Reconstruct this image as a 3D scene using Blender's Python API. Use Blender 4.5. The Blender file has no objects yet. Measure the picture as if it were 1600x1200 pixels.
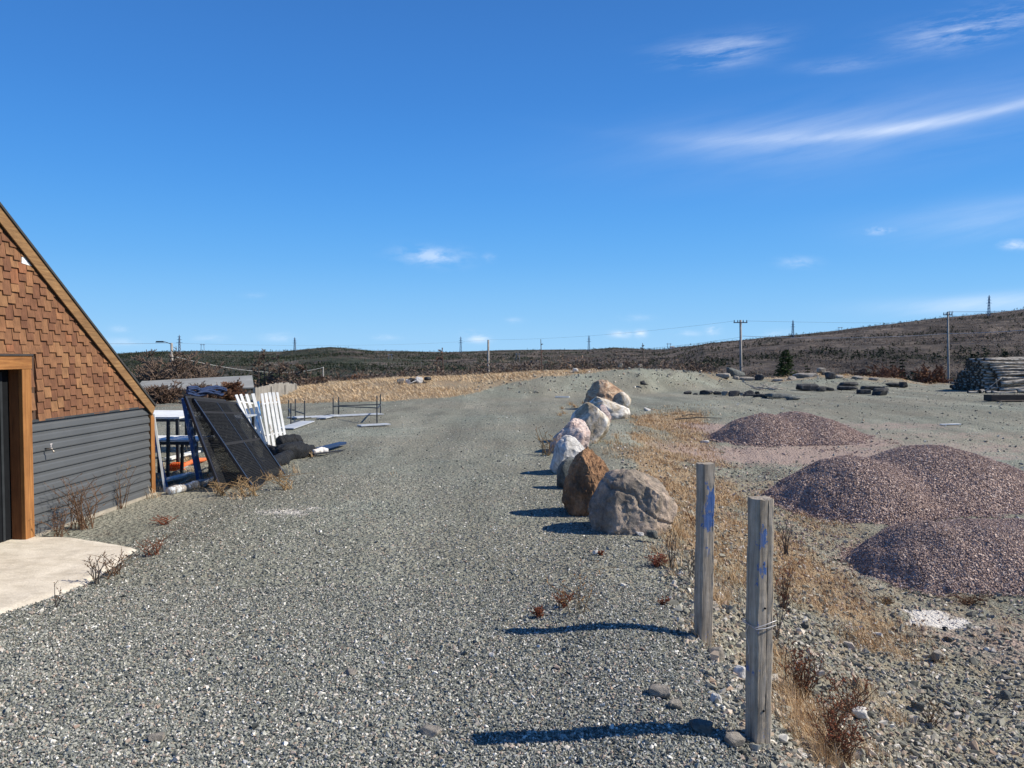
import bpy, bmesh, math, random
import numpy as np
from mathutils import Vector, Matrix
R=math.radians
random.seed(7); rng=np.random.default_rng(11)
sc=bpy.context.scene; COL=sc.collection
# ------------------------------------------------------------ camera
CH=2.0; F=1200.0; HZ=557.0
PITCH=math.atan((600-HZ)/F)
cam=bpy.data.cameras.new('camera'); cam.lens=36*F/1600; cam.sensor_width=36; cam.clip_start=0.05; cam.clip_end=20000
co=bpy.data.objects.new('camera',cam); COL.objects.link(co); co.location=(0,0,CH); co.rotation_euler=(math.pi/2-PITCH,0,0); sc.camera=co
def ray(px,py):
    a=(px-800)/F; b=-(py-600)/F
    return np.array([a, math.cos(PITCH)+b*math.sin(PITCH), -math.sin(PITCH)+b*math.cos(PITCH)])
# ------------------------------------------------------------ sky, sun, exposure
SUN_EL,SUN_AZ=R(40.5),R(88)          # azimuth measured from +Y towards +X
sc.view_settings.view_transform='Standard'; sc.view_settings.look='None'; sc.view_settings.exposure=0.30; sc.view_settings.gamma=1; sc.view_settings.use_curve_mapping=False
W=bpy.data.worlds.new('World'); sc.world=W; W.use_nodes=True
nt=W.node_tree; N=nt.nodes; L=nt.links
for n in list(N): N.remove(n)
def nd(t,**k):
    n=N.new(t)
    for a,b in k.items(): setattr(n,a,b)
    return n
def mth(op,a,b=None,c=None,clamp=False):
    n=N.new('ShaderNodeMath'); n.operation=op; n.use_clamp=clamp
    for i,v in enumerate((a,b,c)):
        if v is None: continue
        if isinstance(v,(int,float)): n.inputs[i].default_value=v
        else: L.new(v,n.inputs[i])
    return n.outputs[0]
sky=nd('ShaderNodeTexSky',sky_type='NISHITA'); sky.sun_disc=False; sky.sun_elevation=SUN_EL; sky.sun_rotation=SUN_AZ
sky.air_density=1.0; sky.dust_density=0.25; sky.ozone_density=3.0; sky.altitude=50
hs=nd('ShaderNodeHueSaturation'); hs.inputs['Saturation'].default_value=1.12; hs.inputs['Value'].default_value=1.0
L.new(sky.outputs[0],hs.inputs['Color'])
SKY_STR=0.095; EXPO=SKY_STR*2**0.30
tc=nd('ShaderNodeTexCoord'); sp=nd('ShaderNodeSeparateXYZ'); L.new(tc.outputs['Generated'],sp.inputs[0])
ys=mth('MAXIMUM',sp.outputs[1],0.02)
U=mth('DIVIDE',sp.outputs[0],ys); V=mth('DIVIDE',sp.outputs[2],ys)
def uvn(su,sv,ang,scale,detail,rough,dist=0.0,off=0.0):
    c_,s_=math.cos(ang),math.sin(ang)
    a=mth('MULTIPLY_ADD',U,c_,mth('MULTIPLY',V,s_)); b=mth('MULTIPLY_ADD',U,-s_,mth('MULTIPLY',V,c_))
    cb=nd('ShaderNodeCombineXYZ'); L.new(mth('MULTIPLY',a,su),cb.inputs[0]); L.new(mth('MULTIPLY',b,sv),cb.inputs[1]); cb.inputs[2].default_value=off
    nz=nd('ShaderNodeTexNoise'); nz.inputs['Scale'].default_value=scale; nz.inputs['Detail'].default_value=detail; nz.inputs['Roughness'].default_value=rough; nz.inputs['Distortion'].default_value=dist
    L.new(cb.outputs[0],nz.inputs['Vector']); return nz.outputs['Fac']
streak=uvn(1.2,9,R(13),3.0,6,0.6,0.3)
wisp=uvn(4,24,R(9),2.2,9,0.66,.12,3.0)
puff=uvn(14,34,0,2.4,5,0.6,0.2,7.0)
CL=[ # px,py,half width,half height,angle,strength,noise kind
 (1130,82,85,24,8,.55,'w'),(1520,45,110,26,12,.75,'w'),(1315,102,75,12,5,.22,'w'),
 (1430,197,290,10,9,.60,'S'),(1220,214,170,30,4,.30,'s'),(1420,196,420,62,9,.20,'s'),
 (1560,340,200,32,8,.28,'s'),(1376,360,22,6,4,.6,'p'),(1590,382,22,7,0,.8,'p'),(1248,410,26,8,0,.33,'p'),
 (676,400,44,12,-4,.62,'p'),(764,403,10,6,-4,.3,'p'),(1540,474,160,15,4,.65,'s'),
 (328,529,22,5,0,.32,'p'),(436,527,24,6,0,.38,'p'),(190,535,30,7,0,.3,'p'),(396,461,14,4,0,.22,'p'),(748,529,16,6,0,.8,'p'),(735,521,16,5,0,.3,'p'),(803,501,12,4,0,.3,'p'),(188,514,14,5,0,.25,'p'),
 (972,522,16,5,0,.75,'p'),(1000,521,9,6,0,.9,'p'),(1115,516,10,7,0,.8,'p'),(1075,521,20,4,0,.35,'p'),(1215,520,24,5,3,.3,'p'),(995,496,22,5,0,.2,'p'),(600,527,22,4,0,.25,'p')]
tot=None
for (px,py,a,b,ang,st,kind) in CL:
    r=ray(px,py); cu,cv=r[0]/r[1],r[2]/r[1]; c_,s_=math.cos(R(ang)),math.sin(R(ang))
    du=mth('SUBTRACT',U,cu); dv=mth('SUBTRACT',V,cv)
    x_=mth('MULTIPLY_ADD',du,c_*F/a,mth('MULTIPLY',dv,s_*F/a)); y_=mth('MULTIPLY_ADD',du,-s_*F/b,mth('MULTIPLY',dv,c_*F/b))
    if kind=='S': y_=mth('MULTIPLY_ADD',mth('MULTIPLY',x_,x_),-2.4,y_)
    elif kind!='p': y_=mth('MULTIPLY_ADD',mth('MULTIPLY',x_,x_),-0.25,y_)
    d2=mth('ADD',mth('MULTIPLY',x_,x_),mth('MULTIPLY',y_,y_))
    m=mth('EXPONENT',mth('MULTIPLY',d2,-1.3 if kind!='p' else -1.0))
    kind=kind.lower(); nz={'w':wisp,'s':streak,'p':puff}[kind]
    lo,hi={'w':(.40,.72),'s':(.22,.72),'p':(.36,.60)}[kind]
    nf=mth('DIVIDE',mth('SUBTRACT',nz,lo),hi-lo,clamp=True)
    f=mth('MULTIPLY',mth('MULTIPLY',m,nf),st*(.72 if kind=='p' else .9))
    tot=f if tot is None else mth('MAXIMUM',tot,f) if kind=='p' else mth('ADD',tot,f)
tot=mth('MULTIPLY',mth('MINIMUM',tot,0.9),mth('GREATER_THAN',sp.outputs[1],0.05))
# air colour by height above the horizon, leaning the Sky Texture towards this day's clear blue
rm=nd('ShaderNodeValToRGB'); rm.color_ramp.interpolation='B_SPLINE'
ST=[(0,(.36,.67,1.0)),(.05,(.26,.59,.98)),(.12,(.135,.455,.94)),(.21,(.076,.335,.86)),(.31,(.054,.25,.72)),(.44,(.043,.185,.56)),(.7,(.03,.13,.42)),(1,(.02,.09,.34))]
while len(rm.color_ramp.elements)<len(ST): rm.color_ramp.elements.new(.5)
for el,(p,c) in zip(rm.color_ramp.elements,ST): el.position=p; el.color=(*c,1)
L.new(sp.outputs[2],rm.inputs[0]); sc_=nd('ShaderNodeVectorMath',operation='SCALE'); L.new(rm.outputs[0],sc_.inputs[0]); sc_.inputs[3].default_value=1/EXPO
sm=nd('ShaderNodeMix',data_type='RGBA'); sm.inputs[0].default_value=.93; L.new(hs.outputs[0],sm.inputs[6]); L.new(sc_.outputs[0],sm.inputs[7])
mx=nd('ShaderNodeMix',data_type='RGBA'); L.new(tot,mx.inputs[0]); L.new(sm.outputs[2],mx.inputs[6]); CLOUD_NODE=mx
mx.inputs[7].default_value=(8.2,8.9,10.0,1)
bg=nd('ShaderNodeBackground'); bg.inputs['Strength'].default_value=SKY_STR
L.new(mx.outputs[2],bg.inputs['Color']); wo=nd('ShaderNodeOutputWorld'); L.new(bg.outputs[0],wo.inputs[0])
sl=bpy.data.lights.new('sun','SUN'); sl.energy=5.0; sl.angle=R(0.53); sl.color=(1.0,0.93,0.80)
so=bpy.data.objects.new('sun',sl); COL.objects.link(so); so.location=(30,5,30)
sd=Vector((math.cos(SUN_EL)*math.sin(SUN_AZ),math.cos(SUN_EL)*math.cos(SUN_AZ),math.sin(SUN_EL)))
so.rotation_euler=sd.to_track_quat('Z','Y').to_euler()
# ------------------------------------------------------------ noise and terrain
def _h(ix,iy,iz,s):
    h=(ix.astype(np.int64)*374761393+iy.astype(np.int64)*668265263+iz.astype(np.int64)*2147483647+s*974711)&0xffffffff
    h=((h^(h>>13))*1274126177)&0xffffffff; h=((h^(h>>16))*2246822519)&0xffffffff; h^=h>>15
    return (h&0xffffff)/float(0xffffff)
def vn(x,y,z=None,s=0):
    x=np.asarray(x,float); y=np.asarray(y,float); z=np.zeros_like(x) if z is None else np.asarray(z,float)
    ix,iy,iz=np.floor(x),np.floor(y),np.floor(z); fx,fy,fz=x-ix,y-iy,z-iz
    fx,fy,fz=[t*t*(3-2*t) for t in (fx,fy,fz)]; o=0
    for a in (0,1):
        for b in (0,1):
            for c in (0,1):
                o=o+_h(ix+a,iy+b,iz+c,s)*(fx if a else 1-fx)*(fy if b else 1-fy)*(fz if c else 1-fz)
    return o*2-1
def fbm(x,y,z=None,s=0,o=4,g=0.5):
    v=0;a=1;t=0
    for i in range(o):
        k=2.03**i
        v=v+a*vn(np.asarray(x)*k+i*7.3,np.asarray(y)*k-i*3.1,None if z is None else np.asarray(z)*k+i*1.7,s+i); t+=a; a*=g
    return v/t
def ss(t): t=np.clip(t,0,1); return t*t*(3-2*t)
EY=[-20,3.9,5.6,7.9,9.9,13,16.8,22,29,42]; EX=[1.3,1.42,1.46,1.72,2.0,2.15,2.5,3.3,5.0,12]
YB=([0,200,330,470,600,850,1000,1060,1150,1280,1400,1450,1600,1900],[640,638,636,630,628,623,618,612,606,606,606,606,606,606])
YT=([0,200,330,400,470,600,700,850,940,1000,1060,1120,1160,1210,1280,1330,1400,1450,1520,1600,1900],[636,632,626,618,607,594,591,583,579,576,579,585,590,592,586,588,593,602,600,601,603])
SKL=([-400,190,230,320,400,440,480,515,545,580,620,700,760,850,920,960,1010,1040,1060,1100,1200,1260,1300,1370,1450,1540,1600,1800,2200],
     [552,552,549,548,549,549,545,542,544,548,549,550,548,546,546,543,546,546,543,537,527,522,518,508,499,491,484,470,455])
def Hn(x,y):
    "terrain height, vectorised"
    x=np.asarray(x,float); y=np.asarray(y,float)
    r=np.hypot(x,y); a=np.clip(np.arctan2(x,y),R(-56),R(56)); D=r*np.cos(a); px=800+F*np.tan(a)
    # bank down to the lower yard
    xe=np.interp(y,EY,EX)+0.12*vn(y*1.1,y*0+3,s=5)+0.05*vn(x*2.5,y*4,s=6)
    zy=np.interp(y,[-30,0,7,12,16,22,30],[-1.15,-1.12,-1.02,-.82,-.6,-.3,0])
    t=np.clip((x-xe)/3.1,0,1); z=zy*(1-(1-t)**2)
    z=z-0.035*np.exp(-((x-xe)/0.25)**2)*(y<25)
    z=z+0.02*fbm(x*.9,y*.9,s=9)+ (0.012+0.05*ss((x-xe)/.6)*(1-ss((x-xe-3)/2)))*fbm(x*3.1,y*3.1,s=12)
    z=z+0.045*np.exp(-((x-0.75)/0.35)**2)*ss((y-3)/1.5)*(1-ss((y-7)/1.5))
    z=z-0.03*np.exp(-((x+1.7)/0.5)**2)*ss((y-12)/8)*(1-ss((y-28)/6))
    # berm and the brow of the land
    yb=np.interp(px,*YB); yt=np.interp(px,*YT); b0=2400/(yb-HZ); Dr=b0+7; zr=CH-(yt-HZ)*Dr/F
    rise=ss((D-b0)/7)*(D<=Dr)+(D>Dr)
    z=z*(1-rise)+zr*rise+rise*(0.10*fbm(x*.8,y*.8,s=21)+0.05*fbm(x*3,y*3,s=22))
    fall=ss((D-Dr-.8)/34); z=z*(1-fall)+(-7)*fall
    # valley, far ridge and the hill on the right
    z=z+(-7)*ss((D-90)/130)
    Rr=np.interp(px,[900,1010,1100,1250,1700,2200],[3600,3300,1700,1400,1150,1000]); st=np.interp(px,[900,1100,2000],[520,300,230])
    zR=CH+(HZ-np.interp(px,*SKL))*Rr/F
    q=np.clip((D-st)/(Rr-st),0,1)
    lin=-14+(zR+14)*q**1.15
    n=fbm(x/260,y/260,s=31,o=5)
    z=np.where(D>st, lin+n*(14*q*(1-q)*3+ 2.0*q)+fbm(x/60,y/60,s=37,o=4)*2.2*ss(q*8)*(0.35+1.0*(1-q)), z)
    z=np.where(D>Rr, zR-(D-Rr)*0.045+n*2.0+fbm(x/60,y/60,s=37,o=4)*.77, z)
    return z
def H(x,y): return float(Hn(np.array([x]),np.array([y]))[0])
def G(px,py,zoff=0.0):
    "where the view ray of a pixel meets the terrain"
    d=ray(px,py); ts=np.geomspace(2.0,900,5000)
    X,Y,Z=d[0]*ts,d[1]*ts,CH+d[2]*ts; h=Hn(X,Y)+zoff
    i=int(np.argmax(Z<h)); 
    if not (Z<h).any(): i=len(ts)-1
    return Vector((X[i],Y[i],h[i]-zoff))
def AT(px,D,z=None):
    x=(px-800)/F*D; return Vector((x,D,H(x,D) if z is None else z))
def ZP(py,D): r=ray(800,py); return CH+r[2]/r[1]*D
# ------------------------------------------------------------ materials
def mat(name,rough=0.85,spec=0.3):
    m=bpy.data.materials.new(name); m.use_nodes=True; b=m.node_tree.nodes['Principled BSDF']
    b.inputs['Roughness'].default_value=rough; b.inputs['Specular IOR Level'].default_value=spec; return m,m.node_tree,b
class T:
    def __init__(s,m): s.nt=m.node_tree; s.n=s.nt.nodes; s.l=s.nt.links; s.b=s.n['Principled BSDF']
    def new(s,t,**k):
        n=s.n.new(t)
        for a,b in k.items(): setattr(n,a,b)
        return n
    def con(s,v,sock):
        if hasattr(v,'is_output'): s.l.new(v,sock)
        elif isinstance(v,(tuple,list)) and len(v)==3 and sock.type=='RGBA': sock.default_value=(*v,1)
        else: sock.default_value=v
    def co(s,scale=(1,1,1),kind='Object',rot=(0,0,0)):
        t=s.new('ShaderNodeTexCoord'); m=s.new('ShaderNodeMapping'); m.inputs['Scale'].default_value=scale; m.inputs['Rotation'].default_value=rot
        s.l.new(t.outputs[kind],m.inputs[0]); return m.outputs[0]
    def noise(s,sc_,det=4,rough=.55,vec=None,dist=0):
        n=s.new('ShaderNodeTexNoise'); n.inputs['Scale'].default_value=sc_; n.inputs['Detail'].default_value=det; n.inputs['Roughness'].default_value=rough; n.inputs['Distortion'].default_value=dist
        s.l.new(vec if vec else s.co(),n.inputs['Vector']); return n.outputs['Fac']
    def vor(s,sc_,feature='F1',vec=None,out='Color'):
        n=s.new('ShaderNodeTexVoronoi',feature=feature); n.inputs['Scale'].default_value=sc_
        s.l.new(vec if vec else s.co(),n.inputs['Vector']); return n.outputs[out]
    def ramp(s,fac,stops,interp='LINEAR'):
        n=s.new('ShaderNodeValToRGB'); e=n.color_ramp; e.interpolation=interp
        while len(e.elements)<len(stops): e.elements.new(0.5)
        for el,(p,c) in zip(e.elements,stops): el.position=p; el.color=(*c,1) if isinstance(c,(tuple,list)) else (c,c,c,1)
        s.con(fac,n.inputs[0]); return n.outputs[0]
    def mix(s,f,a,b,mode='MIX'):
        n=s.new('ShaderNodeMix',data_type='RGBA',blend_type=mode); s.con(f,n.inputs[0]); s.con(a,n.inputs[6]); s.con(b,n.inputs[7]); return n.outputs[2]
    def m(s,op,a,b=0.0,clamp=False):
        n=s.new('ShaderNodeMath',operation=op,use_clamp=clamp); s.con(a,n.inputs[0]); s.con(b,n.inputs[1]); return n.outputs[0]
    def attr(s,name,out='Fac'):
        n=s.new('ShaderNodeAttribute'); n.attribute_name=name; return n.outputs[out]
    def sep(s,v):
        n=s.new('ShaderNodeSeparateXYZ'); s.l.new(v,n.inputs[0]); return n.outputs
    def bump(s,h,strength=.5,dist=.01,prev=None):
        n=s.new('ShaderNodeBump'); n.inputs['Strength'].default_value=strength; n.inputs['Distance'].default_value=dist
        s.l.new(h,n.inputs['Height']); 
        if prev: s.l.new(prev,n.inputs['Normal'])
        return n.outputs[0]
    def done(s,col=None,nor=None,rough=None):
        if col is not None: s.con(col,s.b.inputs['Base Color'])
        if nor: s.l.new(nor,s.b.inputs['Normal'])
        if rough is not None: s.con(rough,s.b.inputs['Roughness'])
GRAV=[(0,(.050,.055,.050)),(.16,(.110,.118,.105)),(.40,(.188,.196,.166)),(.62,(.265,.268,.226)),(.84,(.335,.335,.285)),(.90,(.29,.215,.16)),(.95,(.40,.385,.335)),(1,(.66,.64,.57))]
REDG=[(0,(.15,.102,.086)),(.3,(.275,.192,.162)),(.6,(.38,.275,.232)),(.85,(.49,.375,.32)),(1,(.62,.51,.44))]
def m_ground():
    m,_,_=mat('gravel_ground',.95,.15); t=T(m)
    c=t.co(); v1=t.sep(t.vor(55,vec=c)); v2=t.sep(t.vor(19,vec=c)); v3=t.sep(t.vor(5.5,vec=c)); 
    grav=t.ramp(v1[0],GRAV); g2=t.ramp(v2[0],GRAV); g3=t.ramp(v3[1],GRAV)
    col=t.mix(.30,grav,g2); col=t.mix(t.m('MULTIPLY',t.m('GREATER_THAN',v3[0],.88),.25),col,g3); col=t.mix(.25,col,(.215,.213,.185)); gt=t.noise(.22,3,.5,c); col=t.mix(1.0,col,t.ramp(gt,[(.35,(.95,1.0,.95)),(.65,(1.05,1.0,.92))]),'MULTIPLY')
    dirt=t.noise(.35,5,.6,c); dm=t.ramp(dirt,[(.42,0),(.62,1)])
    col=t.mix(t.m('MULTIPLY',dm,.45),col,(.20,.185,.145))
    rut=t.noise(.75,4,.6,t.co((1,.10,1)),.3); col=t.mix(1.0,col,t.ramp(rut,[(.32,.80),(.5,1.0),(.66,1.22)]),'MULTIPLY')
    big=t.noise(.9,6,.65,t.co((1,.35,1)),.4); col=t.mix(1.0,col,t.ramp(big,[(.3,.82),(.7,1.16)]),'MULTIPLY')
    z=t.attr('zones','Color'); zs=t.sep(z)
    n5=t.noise(3.5,5,.7,c); fine=t.noise(40,3,.7,c)
    def wgt(s,lo=.35,hi=.65): return t.m('MULTIPLY',t.m('SUBTRACT',t.m('ADD',s,t.m('MULTIPLY',t.m('SUBTRACT',n5,.5),.9)),lo),1/(hi-lo),True)
    straw=t.ramp(fine,[(.25,(.17,.10,.05)),(.5,(.36,.245,.14)),(.8,(.54,.42,.27))])
    col=t.mix(t.m('MULTIPLY',wgt(zs[0],.35,.7),.7),col,straw)
    red=t.mix(.5,t.ramp(v1[1],REDG),(.36,.27,.235)); col=t.mix(t.m('MULTIPLY',wgt(zs[1]),.85),col,red)
    col=t.mix(wgt(zs[2],.45,.6),col,t.ramp(fine,[(.3,(.50,.46,.41)),(.7,(.72,.68,.62))]))
    a=t.attr('wild'); wild=t.ramp(t.noise(.8,6,.7,c),[(.3,(.05,.04,.025)),(.55,(.11,.078,.05)),(.75,(.20,.145,.085))])
    col=t.mix(a,col,wild)
    d1=t.vor(55,vec=c,out='Distance'); d2=t.vor(19,vec=c,out='Distance')
    nb=t.bump(d1,.9,.012); nb=t.bump(d2,.8,.03,nb); nb=t.bump(t.noise(6,5,.7,c),.5,.05,nb)
    t.done(col,nb); return m
def m_stone(stops,name='crushed_stone'):
    m,_,_=mat(name,.85,.25); t=T(m); r=t.attr('rnd'); col=t.ramp(r,stops)
    n=t.noise(120,3,.6); col=t.mix(1,col,t.ramp(n,[(.3,.8),(.7,1.2)]),'MULTIPLY'); t.done(col,t.bump(n,.3,.002)); return m
def m_rock(name,c1,c2,c3,c4=None,scale=3.0,stretch=(1,1,1)):
    m,_,_=mat(name,.88,.25); t=T(m); c=t.co(stretch)
    a=t.noise(scale,8,.68,c,.6); col=t.ramp(a,[(.28,c1),(.46,c2),(.58,c3),(.75,c4 or c3)])
    b=t.noise(scale*9,6,.7,t.co()); col=t.mix(1,col,t.ramp(b,[(.3,.68),(.7,1.22)]),'MULTIPLY')
    cr=t.ramp(t.vor(scale*.75,'DISTANCE_TO_EDGE',t.co((1,1.6,.8)),'Distance'),[(0,0),(.02,1)])
    ds=t.ramp(t.noise(scale*3.2,6,.75,t.co((1,1,1.4)),.8),[(.54,0),(.66,.6)]); col=t.mix(ds,col,t.mix(.5,c1,(.06,.055,.05)))
    col=t.mix(t.m('MULTIPLY',t.m('SUBTRACT',1,cr),.35),col,(.05,.04,.035))
    nb=t.bump(b,.8,.018); nb=t.bump(a,.7,.08,nb); t.done(col,nb); return m
def m_wood(name,stops,scale=1.0,rough=.75,axis=2,knot=True):
    m,_,_=mat(name,rough,.25); t=T(m); s=[22*scale]*3; s[axis]=1.2*scale
    a=t.noise(1.6,7,.65,t.co(tuple(s)),.4); col=t.ramp(a,stops)
    b=t.noise(3,5,.6); col=t.mix(1,col,t.ramp(b,[(.3,.78),(.7,1.15)]),'MULTIPLY')
    t.done(col,t.bump(a,.5,.006)); return m
def m_flat(name,c,rough=.6,spec=.3,metal=0,var=.25,vs=8):
    m,_,b=mat(name,rough,spec); b.inputs['Metallic'].default_value=metal; t=T(m)
    n=t.noise(vs,6,.65); col=t.mix(1,c,t.ramp(n,[(.25,1-var),(.75,1+var)]),'MULTIPLY'); t.done(col,t.bump(n,.15,.004)); return m
def m_flaky(name,paint,under,lo=.52,hi=.56,scale=9,rough=.6):
    m,_,_=mat(name,rough,.3); t=T(m); n=t.noise(scale,8,.75,t.co((1,1,.35))); f=t.ramp(n,[(lo,0),(hi,1)])
    g=t.noise(30,4,.6,t.co((1,1,.1))); u=t.mix(1,under,t.ramp(g,[(.3,.6),(.7,1.3)]),'MULTIPLY')
    p=t.mix(1,paint,t.ramp(t.noise(4),[(.3,.85),(.7,1.1)]),'MULTIPLY'); t.done(t.mix(f,p,u),t.bump(f,-.3,.003)); return m
def m_grass(name='dry_straw'):
    m,_,b=mat(name,.7,.2); t=T(m); r=t.attr('rnd')
    t.done(t.ramp(r,[(0,(.15,.065,.032)),(.25,(.33,.18,.085)),(.6,(.56,.37,.19)),(1,(.78,.62,.41))])); return m
def m_scrub():
    m,_,_=mat('scrub_leaves',.9,.1); t=T(m); r=t.attr('rnd')
    t.done(t.ramp(r,[(0,(.022,.032,.018)),(.38,(.05,.06,.035)),(.45,(.10,.08,.066)),(.8,(.165,.128,.103)),(1,(.25,.17,.12))])); return m
def m_hills():
    m,_,_=mat('hillside_cover',.95,.1); t=T(m); c=t.co((1,.45,1)); zs=t.sep(t.attr('zones','Color'))
    a=t.noise(.011,8,.72,c,.5); b=t.noise(.05,7,.75,t.co((1,.5,1)),.3); k=t.noise(.006,6,.7,t.co((1,.35,1)))
    brown=t.ramp(b,[(.36,(.042,.036,.032)),(.5,(.100,.083,.071)),(.62,(.175,.143,.116))])
    green=t.ramp(b,[(.38,(.022,.028,.018)),(.55,(.052,.058,.038)),(.68,(.10,.092,.064))])
    f=t.ramp(t.m('ADD',a,t.m('MULTIPLY',t.m('SUBTRACT',zs[0],.5),.45)),[(.50,0),(.60,1)])
    col=t.mix(f,brown,green); tan=t.ramp(t.m('ADD',k,t.m('MULTIPLY',t.m('SUBTRACT',b,.5),.35)),[(.645,0),(.70,1)])
    col=t.mix(t.m('MULTIPLY',tan,.75),col,(.23,.185,.135))
    lf=t.noise(.0045,5,.6,t.co((1,.6,1)),.6); col=t.mix(1.0,col,t.ramp(lf,[(.35,.66),(.5,1.0),(.62,1.3)]),'MULTIPLY'); sp_=t.ramp(t.noise(.18,5,.7,t.co((1,.4,1))),[(.70,0),(.76,1)]); col=t.mix(t.m('MULTIPLY',sp_,.5),col,(.30,.27,.23))
    nb=t.bump(b,1,6.0); nb=t.bump(t.noise(.35,4,.7),.8,2.0,nb); t.done(col,nb); return m
# ------------------------------------------------------------ mesh helpers
class MB:
    def __init__(s): s.v=[]; s.f=[]
    def add(s,v,f):
        o=len(s.v); s.v+= [tuple(p) for p in v]; s.f+=[tuple(o+i for i in q) for q in f]; return s
    def box(s,c,d,M=None,taper=1.0):
        x,y,z=[k/2 for k in d]; P=[Vector((a*x*(taper if e>0 else 1),b*y*(taper if e>0 else 1),e*z)) for e in (-1,1) for a,b in ((-1,-1),(1,-1),(1,1),(-1,1))]
        if M is not None: P=[M@p for p in P]
        c=Vector(c); return s.add([p+c for p in P],[(3,2,1,0),(4,5,6,7),(0,1,5,4),(1,2,6,5),(2,3,7,6),(3,0,4,7)])
    def hexa(s,P): return s.add(P,[(3,2,1,0),(4,5,6,7),(0,1,5,4),(1,2,6,5),(2,3,7,6),(3,0,4,7)])
    def bar(s,p0,p1,w,h,up=(0,0,1)):
        p0,p1=Vector(p0),Vector(p1); d=p1-p0; z=d.normalized(); u=Vector(up); x=u.cross(z)
        if x.length<1e-3: x=Vector((1,0,0))
        x.normalize(); y=z.cross(x); M=Matrix((x,y,z)).transposed(); return s.box((p0+p1)/2,(w,h,d.length),M)
    def tube(s,pts,rad,n=6,cap=True):
        pts=[Vector(p) for p in pts]; rad=rad if isinstance(rad,(list,tuple)) else [rad]*len(pts); V=[];Fs=[]
        prev=None
        for i,p in enumerate(pts):
            t=(pts[min(i+1,len(pts)-1)]-pts[max(i-1,0)]).normalized()
            x=(prev-t*prev.dot(t)) if prev is not None else t.orthogonal()
            if x.length<1e-6: x=t.orthogonal()
            x.normalize(); prev=x; y=t.cross(x)
            for k in range(n): a=2*math.pi*k/n; V.append(p+(x*math.cos(a)+y*math.sin(a))*rad[i])
        for i in range(len(pts)-1):
            for k in range(n): k2=(k+1)%n; Fs.append((i*n+k,i*n+k2,(i+1)*n+k2,(i+1)*n+k))
        if cap: Fs.append(tuple(range(n))[::-1]); Fs.append(tuple((len(pts)-1)*n+k for k in range(n)))
        return s.add(V,Fs)
def tag(o,label=None,cat=None,group=None,kind=None):
    if label: o['label']=label
    if cat: o['category']=cat
    if group: o['group']=group
    if kind: o['kind']=kind
    return o
ROOT={}
def emit(name,mb,m,parent=None,loc=None,smooth=False,bevel=0):
    "links a collected mesh; vertices are world coordinates"
    off=Vector((0,0,0))
    if parent is not None: off=ROOT[parent.name]
    elif loc is not None: off=Vector(loc)
    me=bpy.data.meshes.new(name); me.from_pydata([(v[0]-off.x,v[1]-off.y,v[2]-off.z) for v in mb.v],[],mb.f); me.update()
    if smooth: me.polygons.foreach_set('use_smooth',[True]*len(me.polygons))
    o=bpy.data.objects.new(name,me); COL.objects.link(o); o.data.materials.append(m)
    if bevel:
        b=o.modifiers.new('bevel','BEVEL'); b.width=bevel; b.segments=2; b.limit_method='ANGLE'
    if parent is not None: o.parent=parent; ROOT[o.name]=off
    else: o.location=off; ROOT[o.name]=off
    return o
def thing(name,label,cat,loc,group=None):
    o=bpy.data.objects.new(name,None); COL.objects.link(o); o.empty_display_size=.1; o.location=loc; ROOT[o.name]=Vector(loc); return tag(o,label,cat,group)
def npmesh(name,Vv,Fv,m,k=3,rnd=None,smooth=False,loc=None,parent=None):
    Vv=np.asarray(Vv,np.float32); Fv=np.asarray(Fv,np.int32)
    off=np.array(loc if loc is not None else (ROOT[parent.name] if parent is not None else (0,0,0)),np.float32)
    me=bpy.data.meshes.new(name); me.vertices.add(len(Vv)); me.vertices.foreach_set('co',(Vv-off).ravel())
    me.loops.add(Fv.size); me.loops.foreach_set('vertex_index',Fv.ravel()); me.polygons.add(len(Fv)); me.polygons.foreach_set('loop_start',np.arange(0,Fv.size,k,dtype=np.int32))
    me.update(calc_edges=True); me.validate()
    me.polygons.foreach_set('use_smooth',np.full(len(me.polygons),smooth))
    if rnd is not None: a=me.attributes.new('rnd','FLOAT','POINT'); a.data.foreach_set('value',np.asarray(rnd,np.float32))
    o=bpy.data.objects.new(name,me); COL.objects.link(o); me.materials.append(m)
    if parent is not None: o.parent=parent; ROOT[o.name]=ROOT[parent.name]
    else: o.location=Vector([float(q) for q in off]); ROOT[o.name]=o.location.copy()
    return o
# ------------------------------------------------------------ ground and hills
def grid(radii,ang):
    RR,AA=np.meshgrid(radii,ang,indexing='ij'); X=RR*np.sin(AA); Y=RR*np.cos(AA); return X,Y
ang=np.concatenate([np.linspace(-180,-50,36,endpoint=False),np.linspace(-50,50,760,endpoint=False),np.linspace(50,180,36)]); ang=np.radians(ang)
rad=np.concatenate([[0.05,.6,1.2,1.8],np.geomspace(2.4,110,330)]); rad2=np.geomspace(110,7000,330)
def patch(x,y,cx,cy,rx,ry): return np.exp(-(((x-cx)/rx)**2+((y-cy)/ry)**2)**1.4)
PILE3=G(1500,905); PILE2=G(1400,790); PILE1=G(1240,692)
def pxpy(x,y,z):
    f=y*math.cos(PITCH)-(z-CH)*math.sin(PITCH); u=y*math.sin(PITCH)+(z-CH)*math.cos(PITCH); f=np.maximum(f,.1)
    return 800+F*x/f, 600-F*u/f
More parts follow.
